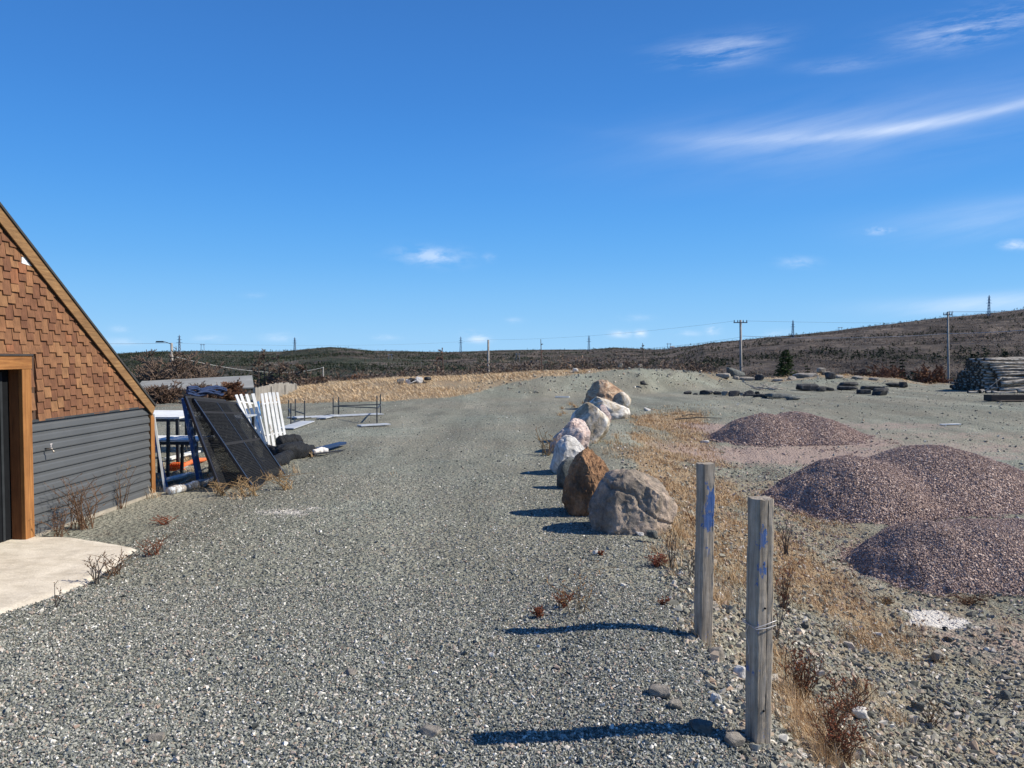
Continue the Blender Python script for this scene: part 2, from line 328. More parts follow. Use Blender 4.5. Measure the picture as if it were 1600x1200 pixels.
def straw_w(x,y):
    xe=np.interp(y,EY,EX); r=np.hypot(x,y); a=np.clip(np.arctan2(x,y),R(-56),R(56)); D=r*np.cos(a); px=800+F*np.tan(a)
    s=x-xe; w=0.85*ss((s+.1)/.4)*(1-ss((s-1.6)/1.6))*ss((y-7.1)/1.4)*(1-ss((y-26)/8))
    w=np.maximum(w,.50*ss((s-.05)/.25)*(1-ss((s-.5)/.5))*(y<8))
    w=np.maximum(w,.55*patch(x,y,3.4,8.4,1.3,2.0)); w=np.maximum(w,.6*patch(x,y,4.0,12.5,1.6,1.6)); w=np.maximum(w,.5*patch(x,y,3.2,17,1.5,4))
    w=w*(.55+.75*ss(.5+1.3*fbm(x*.75,y*.55,s=41,o=4)))-.12*ss((s-1.2)/1.5)
    b0=2400/(np.interp(px,*YB)-HZ); tt=(D-b0)/7
    bl=np.interp(px,[380,470,620,800,880,960,1040],[.35,1,1,.95,.8,.6,.5]); lim=np.interp(px,[400,600,700,850,1000,1060,1100,1300],[-.1,-.05,.12,.66,.84,.86,.45,.5])
    wb=bl*ss((tt-lim)/.18); wb=np.maximum(wb,.55*ss((tt-.55)/.3)*(px>1090))
    wb=wb+.65*fbm(x*.35,y*.8,s=44,o=4)*(wb>.05)
    return np.clip(np.maximum(w*(D<b0+1),wb*(D<b0+12)),0,1)
def tan_w(x,y):
    s=x-np.interp(y,EY,EX); return .44*ss((s+.15)/.3)*(1-ss((s-3.2)/2.5))*(y<16)
def zones(x,y,z):
    r=np.hypot(x,y); a=np.clip(np.arctan2(x,y),R(-56),R(56)); D=r*np.cos(a); px=800+F*np.tan(a)
    q=np.zeros((len(x),4),np.float32); q[:,3]=1; q[:,0]=np.maximum(straw_w(x,y),tan_w(x,y))
    red=0.8*patch(x,y,*G(1230,712)[:2],4.0,1.7)
    for (p,q_,rx,ry,s_) in ((1120,668,1.6,1.8,.8),(1290,690,2.6,1.8,.75),(1400,706,2.6,1.0,.6),(1500,700,4,1.6,.5),(1390,666,3.5,1.6,.5),(1510,715,2.5,.7,.6),(1560,1000,1.1,.9,.55),(1350,885,.8,1.6,.4),(1480,680,5,1.3,.45)):
        g=G(p,q_); red=np.maximum(red,s_*patch(x,y,g.x,g.y,rx,ry))
    q[:,1]=red; g=G(1462,972); xw,yw=x+.13*vn(x*3.5,y*3.5,s=3)+.05*vn(x*9,y*9,s=4),y+.13*vn(x*3.5+9,y*3.5,s=8); wht=1.0*patch(xw,yw,g.x,g.y,.42,.33)
    g=G(450,800); wht=np.maximum(wht,.52*patch(x,y,g.x,g.y,.8,.7)); q[:,2]=wht
    b0=2400/(np.interp(px,*YB)-HZ); return q, np.clip((D-b0-9)/4,0,1)
def sheet(name,radii,m,far=False):
    X,Y=grid(radii,ang); sh=X.shape; x=X.ravel(); y=Y.ravel(); z=Hn(x,y); n=sh[1]
    i=np.arange(sh[0]-1)[:,None]*n; j=np.arange(n-1)[None,:]; a=(i+j).ravel(); Fq=np.stack([a,a+n,a+n+1,a+1],1)
    o=npmesh(name,np.stack([x,y,z],1),Fq,m,k=4,smooth=True); me=o.data
    if far:
        px=800+F*np.tan(np.clip(np.arctan2(x,y),R(-56),R(56))); q=np.zeros((len(x),4),np.float32); q[:,3]=1
        q[:,0]=np.interp(px,[150,500,700,900,1050,1200,2000],[.85,.75,.6,.5,.42,.36,.34]); 
    else:
        q,wl=zones(x,y,z); at=me.attributes.new('wild','FLOAT','POINT'); at.data.foreach_set('value',wl.astype(np.float32))
    at=me.attributes.new('zones','FLOAT_COLOR','POINT'); at.data.foreach_set('color',q.ravel()); tag(o,kind='structure'); return o
sheet('ground',rad,m_ground()); sheet('hills',rad2,m_hills(),True)
# ------------------------------------------------------------ loose stones
def hulls(k,npts,flat):
    out=[]
    for i in range(k):
        bm=bmesh.new(); rr=np.random.default_rng(100+i); P=rr.normal(size=(npts,3)); P/=np.linalg.norm(P,axis=1)[:,None]; P*=rr.uniform(.75,1.1,(npts,1)); P*=np.array([1,rr.uniform(.6,.95),flat*rr.uniform(.8,1.2)])
        for p in P: bm.verts.new(p)
        bmesh.ops.convex_hull(bm,input=bm.verts[:]); bmesh.ops.triangulate(bm,faces=bm.faces[:])
        for v in [v for v in bm.verts if not v.link_faces]: bm.verts.remove(v)
        bm.verts.index_update(); out.append((np.array([v.co[:] for v in bm.verts]),np.array([[v.index for v in f.verts] for f in bm.faces]))); bm.free()
    return out
HU=hulls(12,9,.7); HB=hulls(8,14,.62)
def stones(P,S,col,hs=HU,sink=.15):
    P=np.asarray(P); S=np.asarray(S); Vs=[];Fs=[];Rs=[];o=0; ids=rng.integers(0,len(hs),len(P))
    for k,(hv,hf) in enumerate(hs):
        I=np.where(ids==k)[0]; n=len(I)
        if not n: continue
        a=rng.uniform(0,2*np.pi,n); tx=rng.normal(0,.35,n); ty=rng.normal(0,.35,n); ca,sa=np.cos(a),np.sin(a)
        v=hv[None]*S[I][:,None,None]; x=v[...,0]*ca[:,None]-v[...,1]*sa[:,None]; y=v[...,0]*sa[:,None]+v[...,1]*ca[:,None]; z=v[...,2]
        z2=z+x*tx[:,None]+y*ty[:,None]; x2=x-z*tx[:,None]; y2=y-z*ty[:,None]
        v=np.stack([x2,y2,z2+S[I][:,None]*(.5-sink*2)],-1)+P[I][:,None,:]
        m_=len(hv); Vs.append(v.reshape(-1,3)); Fs.append((hf[None]+(np.arange(n)*m_)[:,None,None]).reshape(-1,3)+o); o+=n*m_; Rs.append(np.repeat(col[I],m_))
    return np.concatenate(Vs),np.concatenate(Fs),np.concatenate(Rs)
def scatter(n,y0,y1,s0,s1,power=2.0,test=None,pw=1.0):
    y=(y0**(2-power)+rng.random(n)*(y1**(2-power)-y0**(2-power)))**(1/(2-power)) if power!=2 else y0*(y1/y0)**rng.random(n)
    px=rng.uniform(-30,1640,n); x=(px-800)/F*y
    k=test(x,y) if test else np.ones(n,bool); x,y=x[k],y[k]
    s=s0*(s1/s0)**(rng.random(len(x))**pw)
    return np.stack([x,y,Hn(x,y)],1),s
def onplat(x,y): return (x<np.interp(y,EY,EX)+.1)&~((x<-4.1)&(y<14))
def onyard(x,y): return (x>=np.interp(y,EY,EX)+.0)
M_ST=m_stone([(0,(.05,.055,.052)),(.16,(.12,.13,.12)),(.38,(.20,.207,.182)),(.60,(.295,.297,.258)),(.80,(.42,.412,.36)),(.88,(.36,.26,.20)),(.94,(.60,.57,.51)),(1,(.82,.79,.72))]); WPC=tuple(G(1462,972)[:2])
def slopeplus(x,y): return onyard(x,y)
A=[scatter(140000,3.3,6.6,.0055,.0130,1.6,onplat),scatter(9000,3.3,5.6,.010,.020,1.6,onplat,1.5),scatter(60000,6.5,13,.008,.016,1.5,onplat,1.5),scatter(12000,13,34,.011,.030,1.3,onplat,2.4),
   scatter(2600,3.3,9,.014,.028,1.5,onplat,2)]
P=np.concatenate([a[0] for a in A]); S=np.concatenate([a[1] for a in A]); c=rng.random(len(P)); V_,F_,R_=stones(P,S,c)
tag(npmesh('gravel',V_,F_,M_ST,rnd=R_),'grey crushed gravel lying loose over the drive','gravel',kind='stuff')
def bank(x,y):
    s=x-np.interp(y,EY,EX); return (s>-.25)&(rng.random(len(x))<np.clip(1.15-s/7,.35,1))&(patch(x,y,*WPC,.42,.33)<.55+.2*rng.random(len(x)))
A=[scatter(56000,3.2,8,.009,.034,1.4,bank,1.5),scatter(26000,8,18,.013,.045,1.3,bank,1.7),scatter(2600,3.2,12,.028,.065,1.2,bank,2.0),scatter(9000,18,55,.018,.06,1.2,onyard,2.6),
   scatter(8000,38,54,.03,.11,1.0,lambda x,y:(x>-2)&(x<30)&(Hn(x,y)>.12),1.8),scatter(900,44,56,.08,.26,1.0,lambda x,y:(x>9)&(x<30)&(Hn(x,y)>.5),1.6)]
P=np.concatenate([a[0] for a in A]); S=np.concatenate([a[1] for a in A]); c=np.clip(rng.random(len(P))*.95+.05,0,1); V_,F_,R_=stones(P,S,c)
tag(npmesh('rubble',V_,F_,m_stone([(0,(.07,.068,.058)),(.2,(.16,.155,.128)),(.45,(.27,.255,.205)),(.7,(.39,.365,.295)),(.84,(.38,.27,.19)),(1,(.70,.66,.57))],'broken_stone'),rnd=R_),'broken stones scattered down the bank and over the lower yard','rubble',kind='stuff')
# ------------------------------------------------------------ gravel piles
M_RED=m_stone(REDG,'red_crushed_stone')
def m_pile():
    m,_,_=mat('red_gravel_heap',.92,.2); t=T(m); c=t.co(); v=t.sep(t.vor(34,vec=c)); col=t.ramp(v[0],REDG)
    n=t.noise(.9,4,.6); col=t.mix(1,col,t.ramp(n,[(.3,.85),(.7,1.15)]),'MULTIPLY'); d=t.vor(34,vec=c,out='Distance'); t.done(col,t.bump(d,1,.03)); return m
M_PL=m_pile()
def pile(name,label,humps,nst,ssz):
    "humps: (cx,cy,rx,ry,h,ang)"
    xs=[h[0] for h in humps]; ys=[h[1] for h in humps]; rm=max(max(h[2],h[3]) for h in humps)*1.25
    x0,x1,y0,y1=min(xs)-rm,max(xs)+rm,min(ys)-rm,max(ys)+rm; base=Vector((sum(xs)/len(xs),sum(ys)/len(ys),0)); base.z=H(base.x,base.y)
    def hh(x,y):
        z=0*x
        for (cx,cy,rx,ry,h,an) in humps:
            c_,s_=math.cos(an),math.sin(an); dx=(x-cx)*c_+(y-cy)*s_; dy=-(x-cx)*s_+(y-cy)*c_
            q=np.sqrt((dx/rx)**2+(dy/ry)**2)*(1+.09*vn(x*.8,y*.8,s=51)); p=h*(1.06-(q*q+.01)**.80)-.02; k=.20; z=np.where(np.abs(z-p)<k,np.maximum(z,p)+ (k-np.abs(z-p))**2/(4*k),np.maximum(z,p))
        return z-.10*np.exp(-z*6)
    nx=ny=220; X,Y=np.meshgrid(np.linspace(x0,x1,nx),np.linspace(y0,y1,ny)); x=X.ravel();y=Y.ravel(); h=hh(x,y)
    z=Hn(x,y)+h+.05*fbm(x*1.6,y*1.6,s=61)*(h>0); Vp=np.stack([x,y,z],1)
    i=np.arange(ny-1)[:,None]*nx; j=np.arange(nx-1)[None]; a=(i+j).ravel(); Fq=np.stack([a,a+1,a+nx+1,a+nx],1); hm=h.ravel()[Fq].max(1)>-.04; Fq=Fq[hm]
    tri=np.concatenate([Fq[:,[0,1,2]],Fq[:,[0,2,3]]])
    sx=rng.uniform(x0,x1,nst*3); sy=rng.uniform(y0,y1,nst*3); hs_=hh(sx,sy); k=(hs_+rng.normal(0,.03,len(sx))>-.045)|((hs_>-.099)&(rng.random(len(sx))<.10*np.exp((hs_+.05)*50))); sx,sy=sx[k][:nst],sy[k][:nst]
    sz=Hn(sx,sy)+np.maximum(hh(sx,sy),0)+.05*fbm(sx*1.6,sy*1.6,s=61); SS=ssz*rng.uniform(.6,1.35,len(sx))*np.where(rng.random(len(sx))<np.where(hh(sx,sy)<.06,.16,.01),1.9,1.0)
    SV,SF,SR=stones(np.stack([sx,sy,sz],1),SS,rng.random(len(sx)))
    o=npmesh(name,np.concatenate([Vp,SV]),np.concatenate([tri,SF+len(Vp)]),M_PL,rnd=np.concatenate([np.zeros(len(Vp)),SR]),loc=base); o.data.materials.append(M_RED)
    mi=np.zeros(len(o.data.polygons),np.int32); mi[len(tri):]=1; o.data.polygons.foreach_set('material_index',mi)
    tag(o,label,'gravel pile','heaps of reddish crushed stone in the lower yard'); return o
def hump(px,py,rx,ry,h,an=0):
    g=G(px,py); return (g.x,g.y,rx,ry,h,R(an))
pile('gravel_pile','farthest and smallest reddish gravel pile with two low crests',[hump(1195,686,1.45,1.3,.72),hump(1245,683,2.0,1.4,.70)],34000,.0165)
pile('gravel_pile','middle reddish gravel pile with two rounded crests side by side',[hump(1330,782,1.7,1.45,.82),hump(1455,770,2.4,1.7,.93)],56000,.0140)
pile('gravel_pile','nearest reddish gravel pile with a long flat top, cut by the right edge',[hump(1442,884,1.0,1.1,.60),hump(1520,883,1.3,1.15,.63),hump(1610,883,1.4,1.15,.62),hump(1730,883,1.6,1.2,.62)],60000,.0105)
# ------------------------------------------------------------ boulders
ICO={}
def ico(sub):
    if sub not in ICO:
        bm=bmesh.new(); bmesh.ops.create_icosphere(bm,subdivisions=sub,radius=1); ICO[sub]=(np.array([v.co[:] for v in bm.verts]),np.array([[v.index for v in f.verts] for f in bm.faces])); bm.free()
    return ICO[sub]
def boulder(name,label,loc,dims,m,seed,group=None,sub=5,cuts=9,rough=.5,rot=0,shape=None,cat='boulder',sink=.12,crack=0):
    v,f=ico(sub); v=v.copy(); rr=np.random.default_rng(seed)
    v*= (1+.16*fbm(v[:,0]*1.3+seed,v[:,1]*1.3,v[:,2]*1.3,s=seed,o=3))[:,None]
    for i in range(int(cuts*1.7)):
        n=rr.normal(size=3); n/=np.linalg.norm(n); d=rr.uniform(.70,.92); e=v@n-d; v-=np.where(e>0,e*.985,0)[:,None]*n
    nn=v/np.linalg.norm(v,axis=1)[:,None]
    rg=1-np.abs(fbm(v[:,0]*2.2,v[:,1]*2.2,v[:,2]*2.2,s=seed+5,o=5,g=.6)); v+=nn*((rg-.8)*.17*rough)[:,None]; pl=fbm(v[:,0]*1.5+9,v[:,1]*1.5,v[:,2]*3.2,s=seed+21,o=2)*5; v+=nn*((np.abs(pl-np.round(pl))-.25)*.035*rough)[:,None]
    v+=nn*(fbm(v[:,0]*9,v[:,1]*9,v[:,2]*9,s=seed+8,o=4)*.032*rough)[:,None]
    if crack:
        q=v[:,2]*.9+v[:,0]*.55+.22*fbm(v[:,0]*2,v[:,1]*2,v[:,2]*2,s=seed+3)-.25; v-=nn*(crack*np.exp(-(q/.035)**2))[:,None]
        q=v[:,0]*.8-v[:,2]*.35+.25*fbm(v[:,0]*2.5,v[:,1]*2,v[:,2]*2.5,s=seed+9)+.1; v-=nn*(crack*.5*np.exp(-(q/.03)**2))[:,None]
    if shape is not None: v=shape(v)
    v*=np.array(dims)/2/np.array([.88,.88,.88]); c_,s_=math.cos(rot),math.sin(rot); v=np.stack([v[:,0]*c_-v[:,1]*s_,v[:,0]*s_+v[:,1]*c_,v[:,2]],1)
    zlo=v[:,2].min(); v[:,2]+=-zlo-sink*dims[2]
    loc=np.array(loc); o=npmesh(name,v+loc,f,m,smooth=True,loc=loc); 
    try: o.data.set_sharp_from_angle(angle=R(24))
    except Exception: pass
    return tag(o,label,cat,group)
RG='boulders lined up along the edge of the drive'
M_R={'h':m_rock('grey_pink_granite',(.13,.105,.085),(.27,.225,.18),(.47,.365,.285),(.34,.31,.265),2.3),
 'g':m_rock('rusty_rock',(.08,.05,.032),(.23,.13,.07),(.40,.225,.12),(.40,.32,.24),3.0),
 'f':m_rock('white_quartz_rock',(.20,.19,.17),(.62,.59,.55),(.76,.73,.68),(.80,.78,.74),1.6),
 'e':m_rock('pink_white_rock',(.26,.19,.17),(.56,.42,.37),(.70,.58,.52),(.76,.70,.64),2.2,(1,1,2.2)),
 'c':m_rock('cream_mossy_rock',(.20,.14,.07),(.52,.44,.33),(.78,.74,.68),(.80,.76,.70),1.5),
 'a':m_rock('brown_streaked_rock',(.14,.09,.06),(.36,.23,.15),(.52,.38,.26),(.68,.58,.48),2.2,(1,1,2.5)),
 'k':m_rock('dark_slate',(.02,.021,.022),(.045,.046,.048),(.085,.084,.082),(.16,.155,.145),3.5),
 'd':m_rock('dark_green_stone',(.06,.065,.062),(.12,.13,.122),(.19,.195,.18),(.28,.28,.255),5),
 'l':m_rock('pale_field_stone',(.15,.13,.11),(.28,.25,.21),(.38,.34,.29),(.48,.44,.39),4)}
def BL(px,py): g=G(px,py); return (g.x,g.y,g.z)
def cone_(k): return lambda v: np.stack([v[:,0]*(1-k*np.clip(v[:,2],-.6,1)),v[:,1]*(1-k*np.clip(v[:,2],-.6,1)),v[:,2]],1)
def bat(px,pyb,wpx,hpx,dep,key,seed,label,hk=.97,**k):
    g=G(px,pyb); D=g.y; w=wpx*D/F; h=hpx*D/F/.88*hk
    gy=g.y+dep*.36*w; return boulder('boulder',label,((px-800)/F*gy,gy,H((px-800)/F*gy,gy)),(w*1.12,dep*w,h*1.26),M_R[key],seed,RG,sink=.28,**k)
bat(988,833,108,98,.95,'h',3,'big rounded grey and pink boulder at the near end of the row',sub=6,cuts=10,crack=.05,rough=.8,shape=lambda v:np.stack([v[:,0]+.10*v[:,2],v[:,1],v[:,2]*(1-.12*np.clip(v[:,0],0,1))],1))
bat(921,804,66,90,1.0,'g',14,'rust brown upright boulder leaning against the big rounded one',sub=6,cuts=8,rough=1.3,shape=lambda v:np.stack([v[:,0]*(1-.24*v[:,2])+.10*v[:,2],v[:,1]*(1-.25*v[:,2]),v[:,2]],1))
bat(890,764,34,40,1.0,'d',23,'small dark stone wedged under the white blocky boulder',sub=4,cuts=9)
bat(889,741,54,52,1.0,'f',31,'blocky white boulder with black streaks behind the rust brown one',cuts=11,rough=.7)
bat(893,708,56,50,1.0,'e',44,'pinkish white pointed boulder third from the near end',cuts=10,rough=.9,shape=lambda v:np.stack([v[:,0]*(1-.28*v[:,2])+.2*v[:,2],v[:,1],v[:,2]],1))
bat(921,692,52,50,1.0,'c',55,'round topped cream boulder with mossy brown underside',cuts=5,rough=.5)
bat(942,660,22,24,1.0,'e',61,'small pink stone tucked between the cream boulder and the flat white one',sub=4)
bat(943,655,66,29,.8,'c',72,'flat white boulder just in front of the far brown one',cuts=6,rough=.5)
bat(946,640,56,38,.8,'a',83,'large brown streaked boulder at the far end of the row',cuts=6,rough=1.0,shape=cone_(.25))
bat(972,640,26,24,.8,'c',85,'pale stone at the right foot of the far brown boulder',sub=4)
# single loose rocks one can point at
def hullrock(name,label,loc,dims,m,seed,group,cat,npt=15,rot=0,tilt=0,p_=.6,sink=.22):
    rr=np.random.default_rng(seed); v=rr.normal(size=(npt,3)); v/=np.linalg.norm(v,axis=1)[:,None]; v=np.sign(v)*np.abs(v)**p_; v*=rr.uniform(.82,1.05,(npt,1)); v-=(v.max(0)+v.min(0))/2; v/=np.abs(v).max(0)
    v*=np.array(dims)/2; bm=bmesh.new()
    for p in v: bm.verts.new(p)
    r_=bmesh.ops.convex_hull(bm,input=bm.verts[:])
    for q in [q for q in bm.verts if not q.link_faces]: bm.verts.remove(q)
    b_=min(dims)*.07; bmesh.ops.bevel(bm,geom=bm.edges[:],offset=b_,segments=1,affect='EDGES'); bmesh.ops.triangulate(bm,faces=bm.faces[:]); bmesh.ops.subdivide_edges(bm,edges=bm.edges[:],cuts=1,use_grid_fill=True)
    bm.verts.index_update(); v=np.array([q.co[:] for q in bm.verts]); bmesh.ops.triangulate(bm,faces=bm.faces[:]); f=np.array([[q.index for q in a.verts] for a in bm.faces]); bm.free()
    k=min(dims)*.05; K=2.2/max(dims)
    for j in range(3): v[:,j]+=k*fbm(v[:,0]*K*1.7+j*9,v[:,1]*K*1.7,v[:,2]*K*1.7,s=seed+j)
    v[:,2]+=v[:,0]*math.tan(tilt); c_,s_=math.cos(rot),math.sin(rot); v=np.stack([v[:,0]*c_-v[:,1]*s_,v[:,0]*s_+v[:,1]*c_,v[:,2]],1); v[:,2]-=v[:,2].min()+sink*dims[2]
    loc=np.array(loc,float); return tag(npmesh(name,v+loc,f,m,loc=loc),label,cat,group)
def rock(px,py,w,h,key,seed,label,group='loose rocks on the ground',depth=.8,**k):
    g=G(px,py); D=g.y; ww=w*D/F; hh=max(h*D/F/.88,.01)
    return hullrock('rock',label,(g.x,g.y+.3*ww,H(g.x,g.y+.3*ww)),(ww,ww*depth,hh*(.8 if g.y>20 else 1)),M_R[key],seed,group,'rock',rot=random.Random(seed).uniform(-.3,.3))
for i,(px,py,w,h,key,lab) in enumerate([(670,1152,36,12,'l','flat grey slab lying alone on the near gravel'),(1033,1092,38,18,'l','pale flat stone left of the wired post'),(1150,1170,36,22,'l','angular light stone beside the foot of the wired post'),
   (1098,1147,40,18,'d','dark lump of stone in the shadow of the wired post'),(1122,1032,30,22,'l','light grey stone below the foot of the far post'),(1158,1062,22,24,'f','whitish stone on the bank edge between the posts'),(1120,1100,20,16,'f','small blue white stone left of the wired post shaft'),
   (1056,1110,24,14,'l','little cream stone in the post shadow'),(1345,1130,24,14,'f','white oval stone on the bank right of the wired post'),(1470,1038,24,16,'l','grey rock on the lower yard below the white patch'),(1436,1112,20,16,'d','dark angular rock low on the bank'),
   (1575,1126,18,14,'d','dark rock near the right edge of the lower yard'),(1000,838,14,8,'f','white pebble at the near foot of the big boulder'),(1020,848,18,12,'d','blue grey stone beside the near foot of the big boulder'),(925,808,22,14,'l','brown stone at the base of the rust brown boulder'),
   (545,1056,22,8,'l','pale flat sliver of stone on the drive'),(240,1160,26,10,'l','dark stone with a mossy side at the lower left'),(930,868,9,7,'f','white pebble lying near the dried weed on the drive'),(768,1028,9,8,'f','small white pebble left of the far post shadow'),
   (1012,642,11,7,'f','white stone on the grassy bank right of the far boulder'),(1006,756,12,10,'l','round grey stone in straw behind the big boulder'),(1478,985,9,6,'k','black stone lying on the white patch'),(1002,575,9,9,'l','pale stone perched on top of the berm'),(1005,608,10,8,'k','black stone on the face of the berm'),(1101,692,16,5,'f','white flat scrap stone left of the farthest gravel pile')]):
    rock(px,py,w,h,key,200+i,lab,cuts=10,rough=.9)
# row of dark stones below the berm, slabs and blocks to the right
ords=['first','second','third','fourth','fifth','sixth','seventh','eighth','ninth','tenth','eleventh']
row=[(1075,616,13,8,'k'),(1087,617,8,4,'k'),(1103,617,18,11,'k'),(1112,616,10,7,'l'),(1122,617,14,8,'k'),(1135,618,14,9,'l'),(1149,619,18,13,'k'),(1160,618,9,7,'l'),(1171,618,20,13,'k'),(1190,621,22,9,'k'),(1184,617,8,5,'k')]
row.sort()
for i,(px,py,w,h,key) in enumerate(row):
    rock(px,py,w,h,key,300+i,f'{ords[i]} from the left in the row of {"black" if key=="k" else "black and pale"} stones below the berm'.replace('black and pale stones','stones, a pale one,').replace('stones, a pale one, below','stones below'),'stones in a row below the berm',cuts=12)
def slab(px,py,w,h,seed,lab,rotz=0,tilt=0,dep=.9,key='k'):
    g=G(px,py); D=g.y; ww=w*D/F; hh=h*D/F
    return hullrock('stone_slab',lab,(g.x,g.y+ww*dep*.4,H(g.x,g.y+ww*dep*.4)),(ww*1.0,ww*dep*.8,hh*1.0),M_R[key],seed,'dark stone slabs lying on the far yard','stone slab',26,rotz,tilt,.45,.05)
for i,a in enumerate([(1221,623,44,7,0,-.05,'long low grey slab right of the row of black stones','d'),(1243,625,22,6,.2,.05,'thin slab end resting right of the long low slab','d'),
   (1266,611,38,11,0,.0,'leftmost black block in the far group, flat topped'),(1284,612,16,8,.4,.1,'small black chunk beside the leftmost block'),(1300,607,17,12,.2,0,'squat black block with a cap, left of the layered one'),(1295,611,22,6,.1,-.1,'low rubble slab between the black blocks'),
   (1327,610,30,7,0,0,'lower slab of the layered black stack'),(1329,604,27,6,.1,.03,'upper slab of the layered black stack'),(1353,616,23,8,.05,.0,'small rounded black slab at the front of the far group'),(1381,618,27,12,.5,.1,'wedge shaped black rock at the front right of the group'),
   (1368,610,34,7,.1,-.05,'tilted grey slab behind the wedge shaped rock'),(1401,605,24,7,0,0,'low black slab at the right end of the group'),(1415,606,14,10,.2,0,'stubby black block at the far right end')]):
    slab(a[0],a[1],a[2],a[3],400+i,a[6],a[4],a[5],key=a[7] if len(a)>7 else 'k')
berm=[(1130,592,26,9,'l','tan rock on the crest of the berm left of the tall pole'),(1150,590,12,7,'l','small pale rock at the foot of the tall pole'),(1148,583,34,20,'d','large dark boulder behind the tall pole'),(1187,592,18,12,'k','dark brown rock right of the tall pole'),(1189,583,12,10,'l','round pale rock on top of the dark brown rock'),
   (1165,596,26,7,'l','low broken rock on the berm under the tall pole'),(1260,586,46,8,'l','long pale rock in front of the spruce, right side'),(1283,577,16,9,'l','round pale boulder behind the berm right of the spruce'),(1292,580,18,7,'l','sloping pale boulder touching the round one'),
   (1215,590,20,6,'l','flat stone at the near foot of the spruce'),(1238,592,16,7,'l','knobbly stone between spruce and slabs'),(1310,590,16,6,'l','tan rock on the berm above the layered stack'),(1340,592,20,6,'l','tan rock right along the berm crest'),(1365,597,16,5,'l','last tan rock where the berm runs out'),
   (626,602,14,11,'l','left pale rock of the group in straw left of centre'),(638,599,11,9,'f','white rock second in the straw group'),(643,602,14,8,'k','dark rock in the middle of the straw group'),(655,600,15,12,'f','tallest whitish rock in the straw group'),(668,598,14,6,'k','dark flat rock at the right of the straw group'),
   (899,580,10,6,'f','white rock on the crest above the row of boulders'),(969,582,8,7,'l','pinkish stone on the berm crest left of the perched one')]
for i,(px,py,w,h,key,lab) in enumerate(berm):
    D=2400/(np.interp(px,*YB)-HZ)+(6.5 if py<588 else 5); D=min(D,60); 
    x=(px-800)/F*D; ww=w*D/F; hh=h*D/F/.88; z=max(H(x,D),ZP(py,D)-.15)
    z=H(x,D); hullrock('rock',lab,(x,D,z),(ww*.9,ww*.7,hh*.9),M_R[key],500+i,'rocks along the berm','rock',24,.2*((i%3)-1))
# ------------------------------------------------------------ shed
e=Vector((0.035,1,0)).normalized(); nrm=Vector((e.y,-e.x,0)); A0=G(57,838); A0.z=0; A0=Vector((A0.x,A0.y,0)); ZB=H(A0.x,A0.y)
def WP(px,py,off=0):
    d=Vector(ray(px,py)); o=Vector((0,0,CH)); P0=A0+nrm*off; t=(P0-o).dot(nrm)/d.dot(nrm); p=o+d*t; return (p-P0).dot(e),p.z
def wpt(s,z,off=0): return A0+e*s+nrm*off+Vector((0,0,z))
sC,_=WP(237,700); sE,zE=WP(243,636,.06); s0,z0=WP(0,322,.06); SL=(z0-zE)/(sE-s0); sApex=-0.72; zApex=zE+(sE-sApex)*SL
def rake(s): return zE+(sE-s)*SL if s>=sApex else zE+(sE-(2*sApex-s))*SL
_,zSt=WP(48,657); zS2=WP(232,637)[1]; zSid=(zSt+zS2)/2; sL=2*sApex-sC
sJ,zHd=WP(42,556); sj2=WP(28,577)[0]; zHb=WP(20,577)[1]
shed=thing('wooden_shed','brown shingled shed with grey siding, orange trim and a dark doorway','shed',tuple(wpt(sC,0)-nrm*1.5))
# siding
mb=MB(); n=11; z_lo=ZB+.02; hgt=(zSid-z_lo)/n
for i in range(n):
    z=z_lo+i*hgt; prof=[(.024,z+.002),(.026,z+.012),(.020,z+hgt*.52),(.008,z+hgt*.66),(.007,z+hgt-.004),(.004,z+hgt),(0.0,z+hgt)]
    if i==0: prof=[(0,z)]+prof
    for (o1,z1),(o2,z2) in zip([(0.004,z)]+prof,prof): mb.add([wpt(sJ,z1,o1),wpt(sC-.09,z1,o1),wpt(sC-.09,z2,o2),wpt(sJ,z2,o2)],[(0,1,2,3)])
sid=emit('siding',mb,m_flat('grey_vinyl_siding',(.092,.097,.102),.5,.3,0,.10,2),shed)
mb=MB(); mb.add([wpt(sJ,-.1,0.0),wpt(sC,-.1,0.0),wpt(sC,rake(sC)-.1,0),wpt(sJ,rake(sJ)-.1,0)],[(0,1,2,3)])
mb.add([wpt(s,z,-.002) for s,z in [(sL,-.1),(sj2-.95,-.1),(sj2-.95,zHb),(sj2-.95,rake(sj2-.95)-.1),(sL,rake(sL)-.1)]],[(0,1,2,3,4)])
mb.add([wpt(s,z,-.002) for s,z in [(sj2-.95,zHb),(sJ,zHb),(sJ,rake(sJ)-.1),(sApex,zApex-.1),(sj2-.95,rake(sj2-.95)-.1)]],[(0,1,2,3,4)])
for sa in (sC,sL): mb.add([wpt(sa,-.1,0),wpt(sa,-.1,-5),wpt(sa,zSid,-5),wpt(sa,zSid,0)],[(0,1,2,3)])
mb.add([wpt(s,z,-5) for s,z in [(sL,-.1),(sC,-.1),(sC,zSid),(sApex,zApex-.05),(sL,zSid)]],[(0,1,2,3,4)])
wall=emit('wall',mb,m_flat('wall_sheathing',(.09,.055,.04),.8,.2),shed)
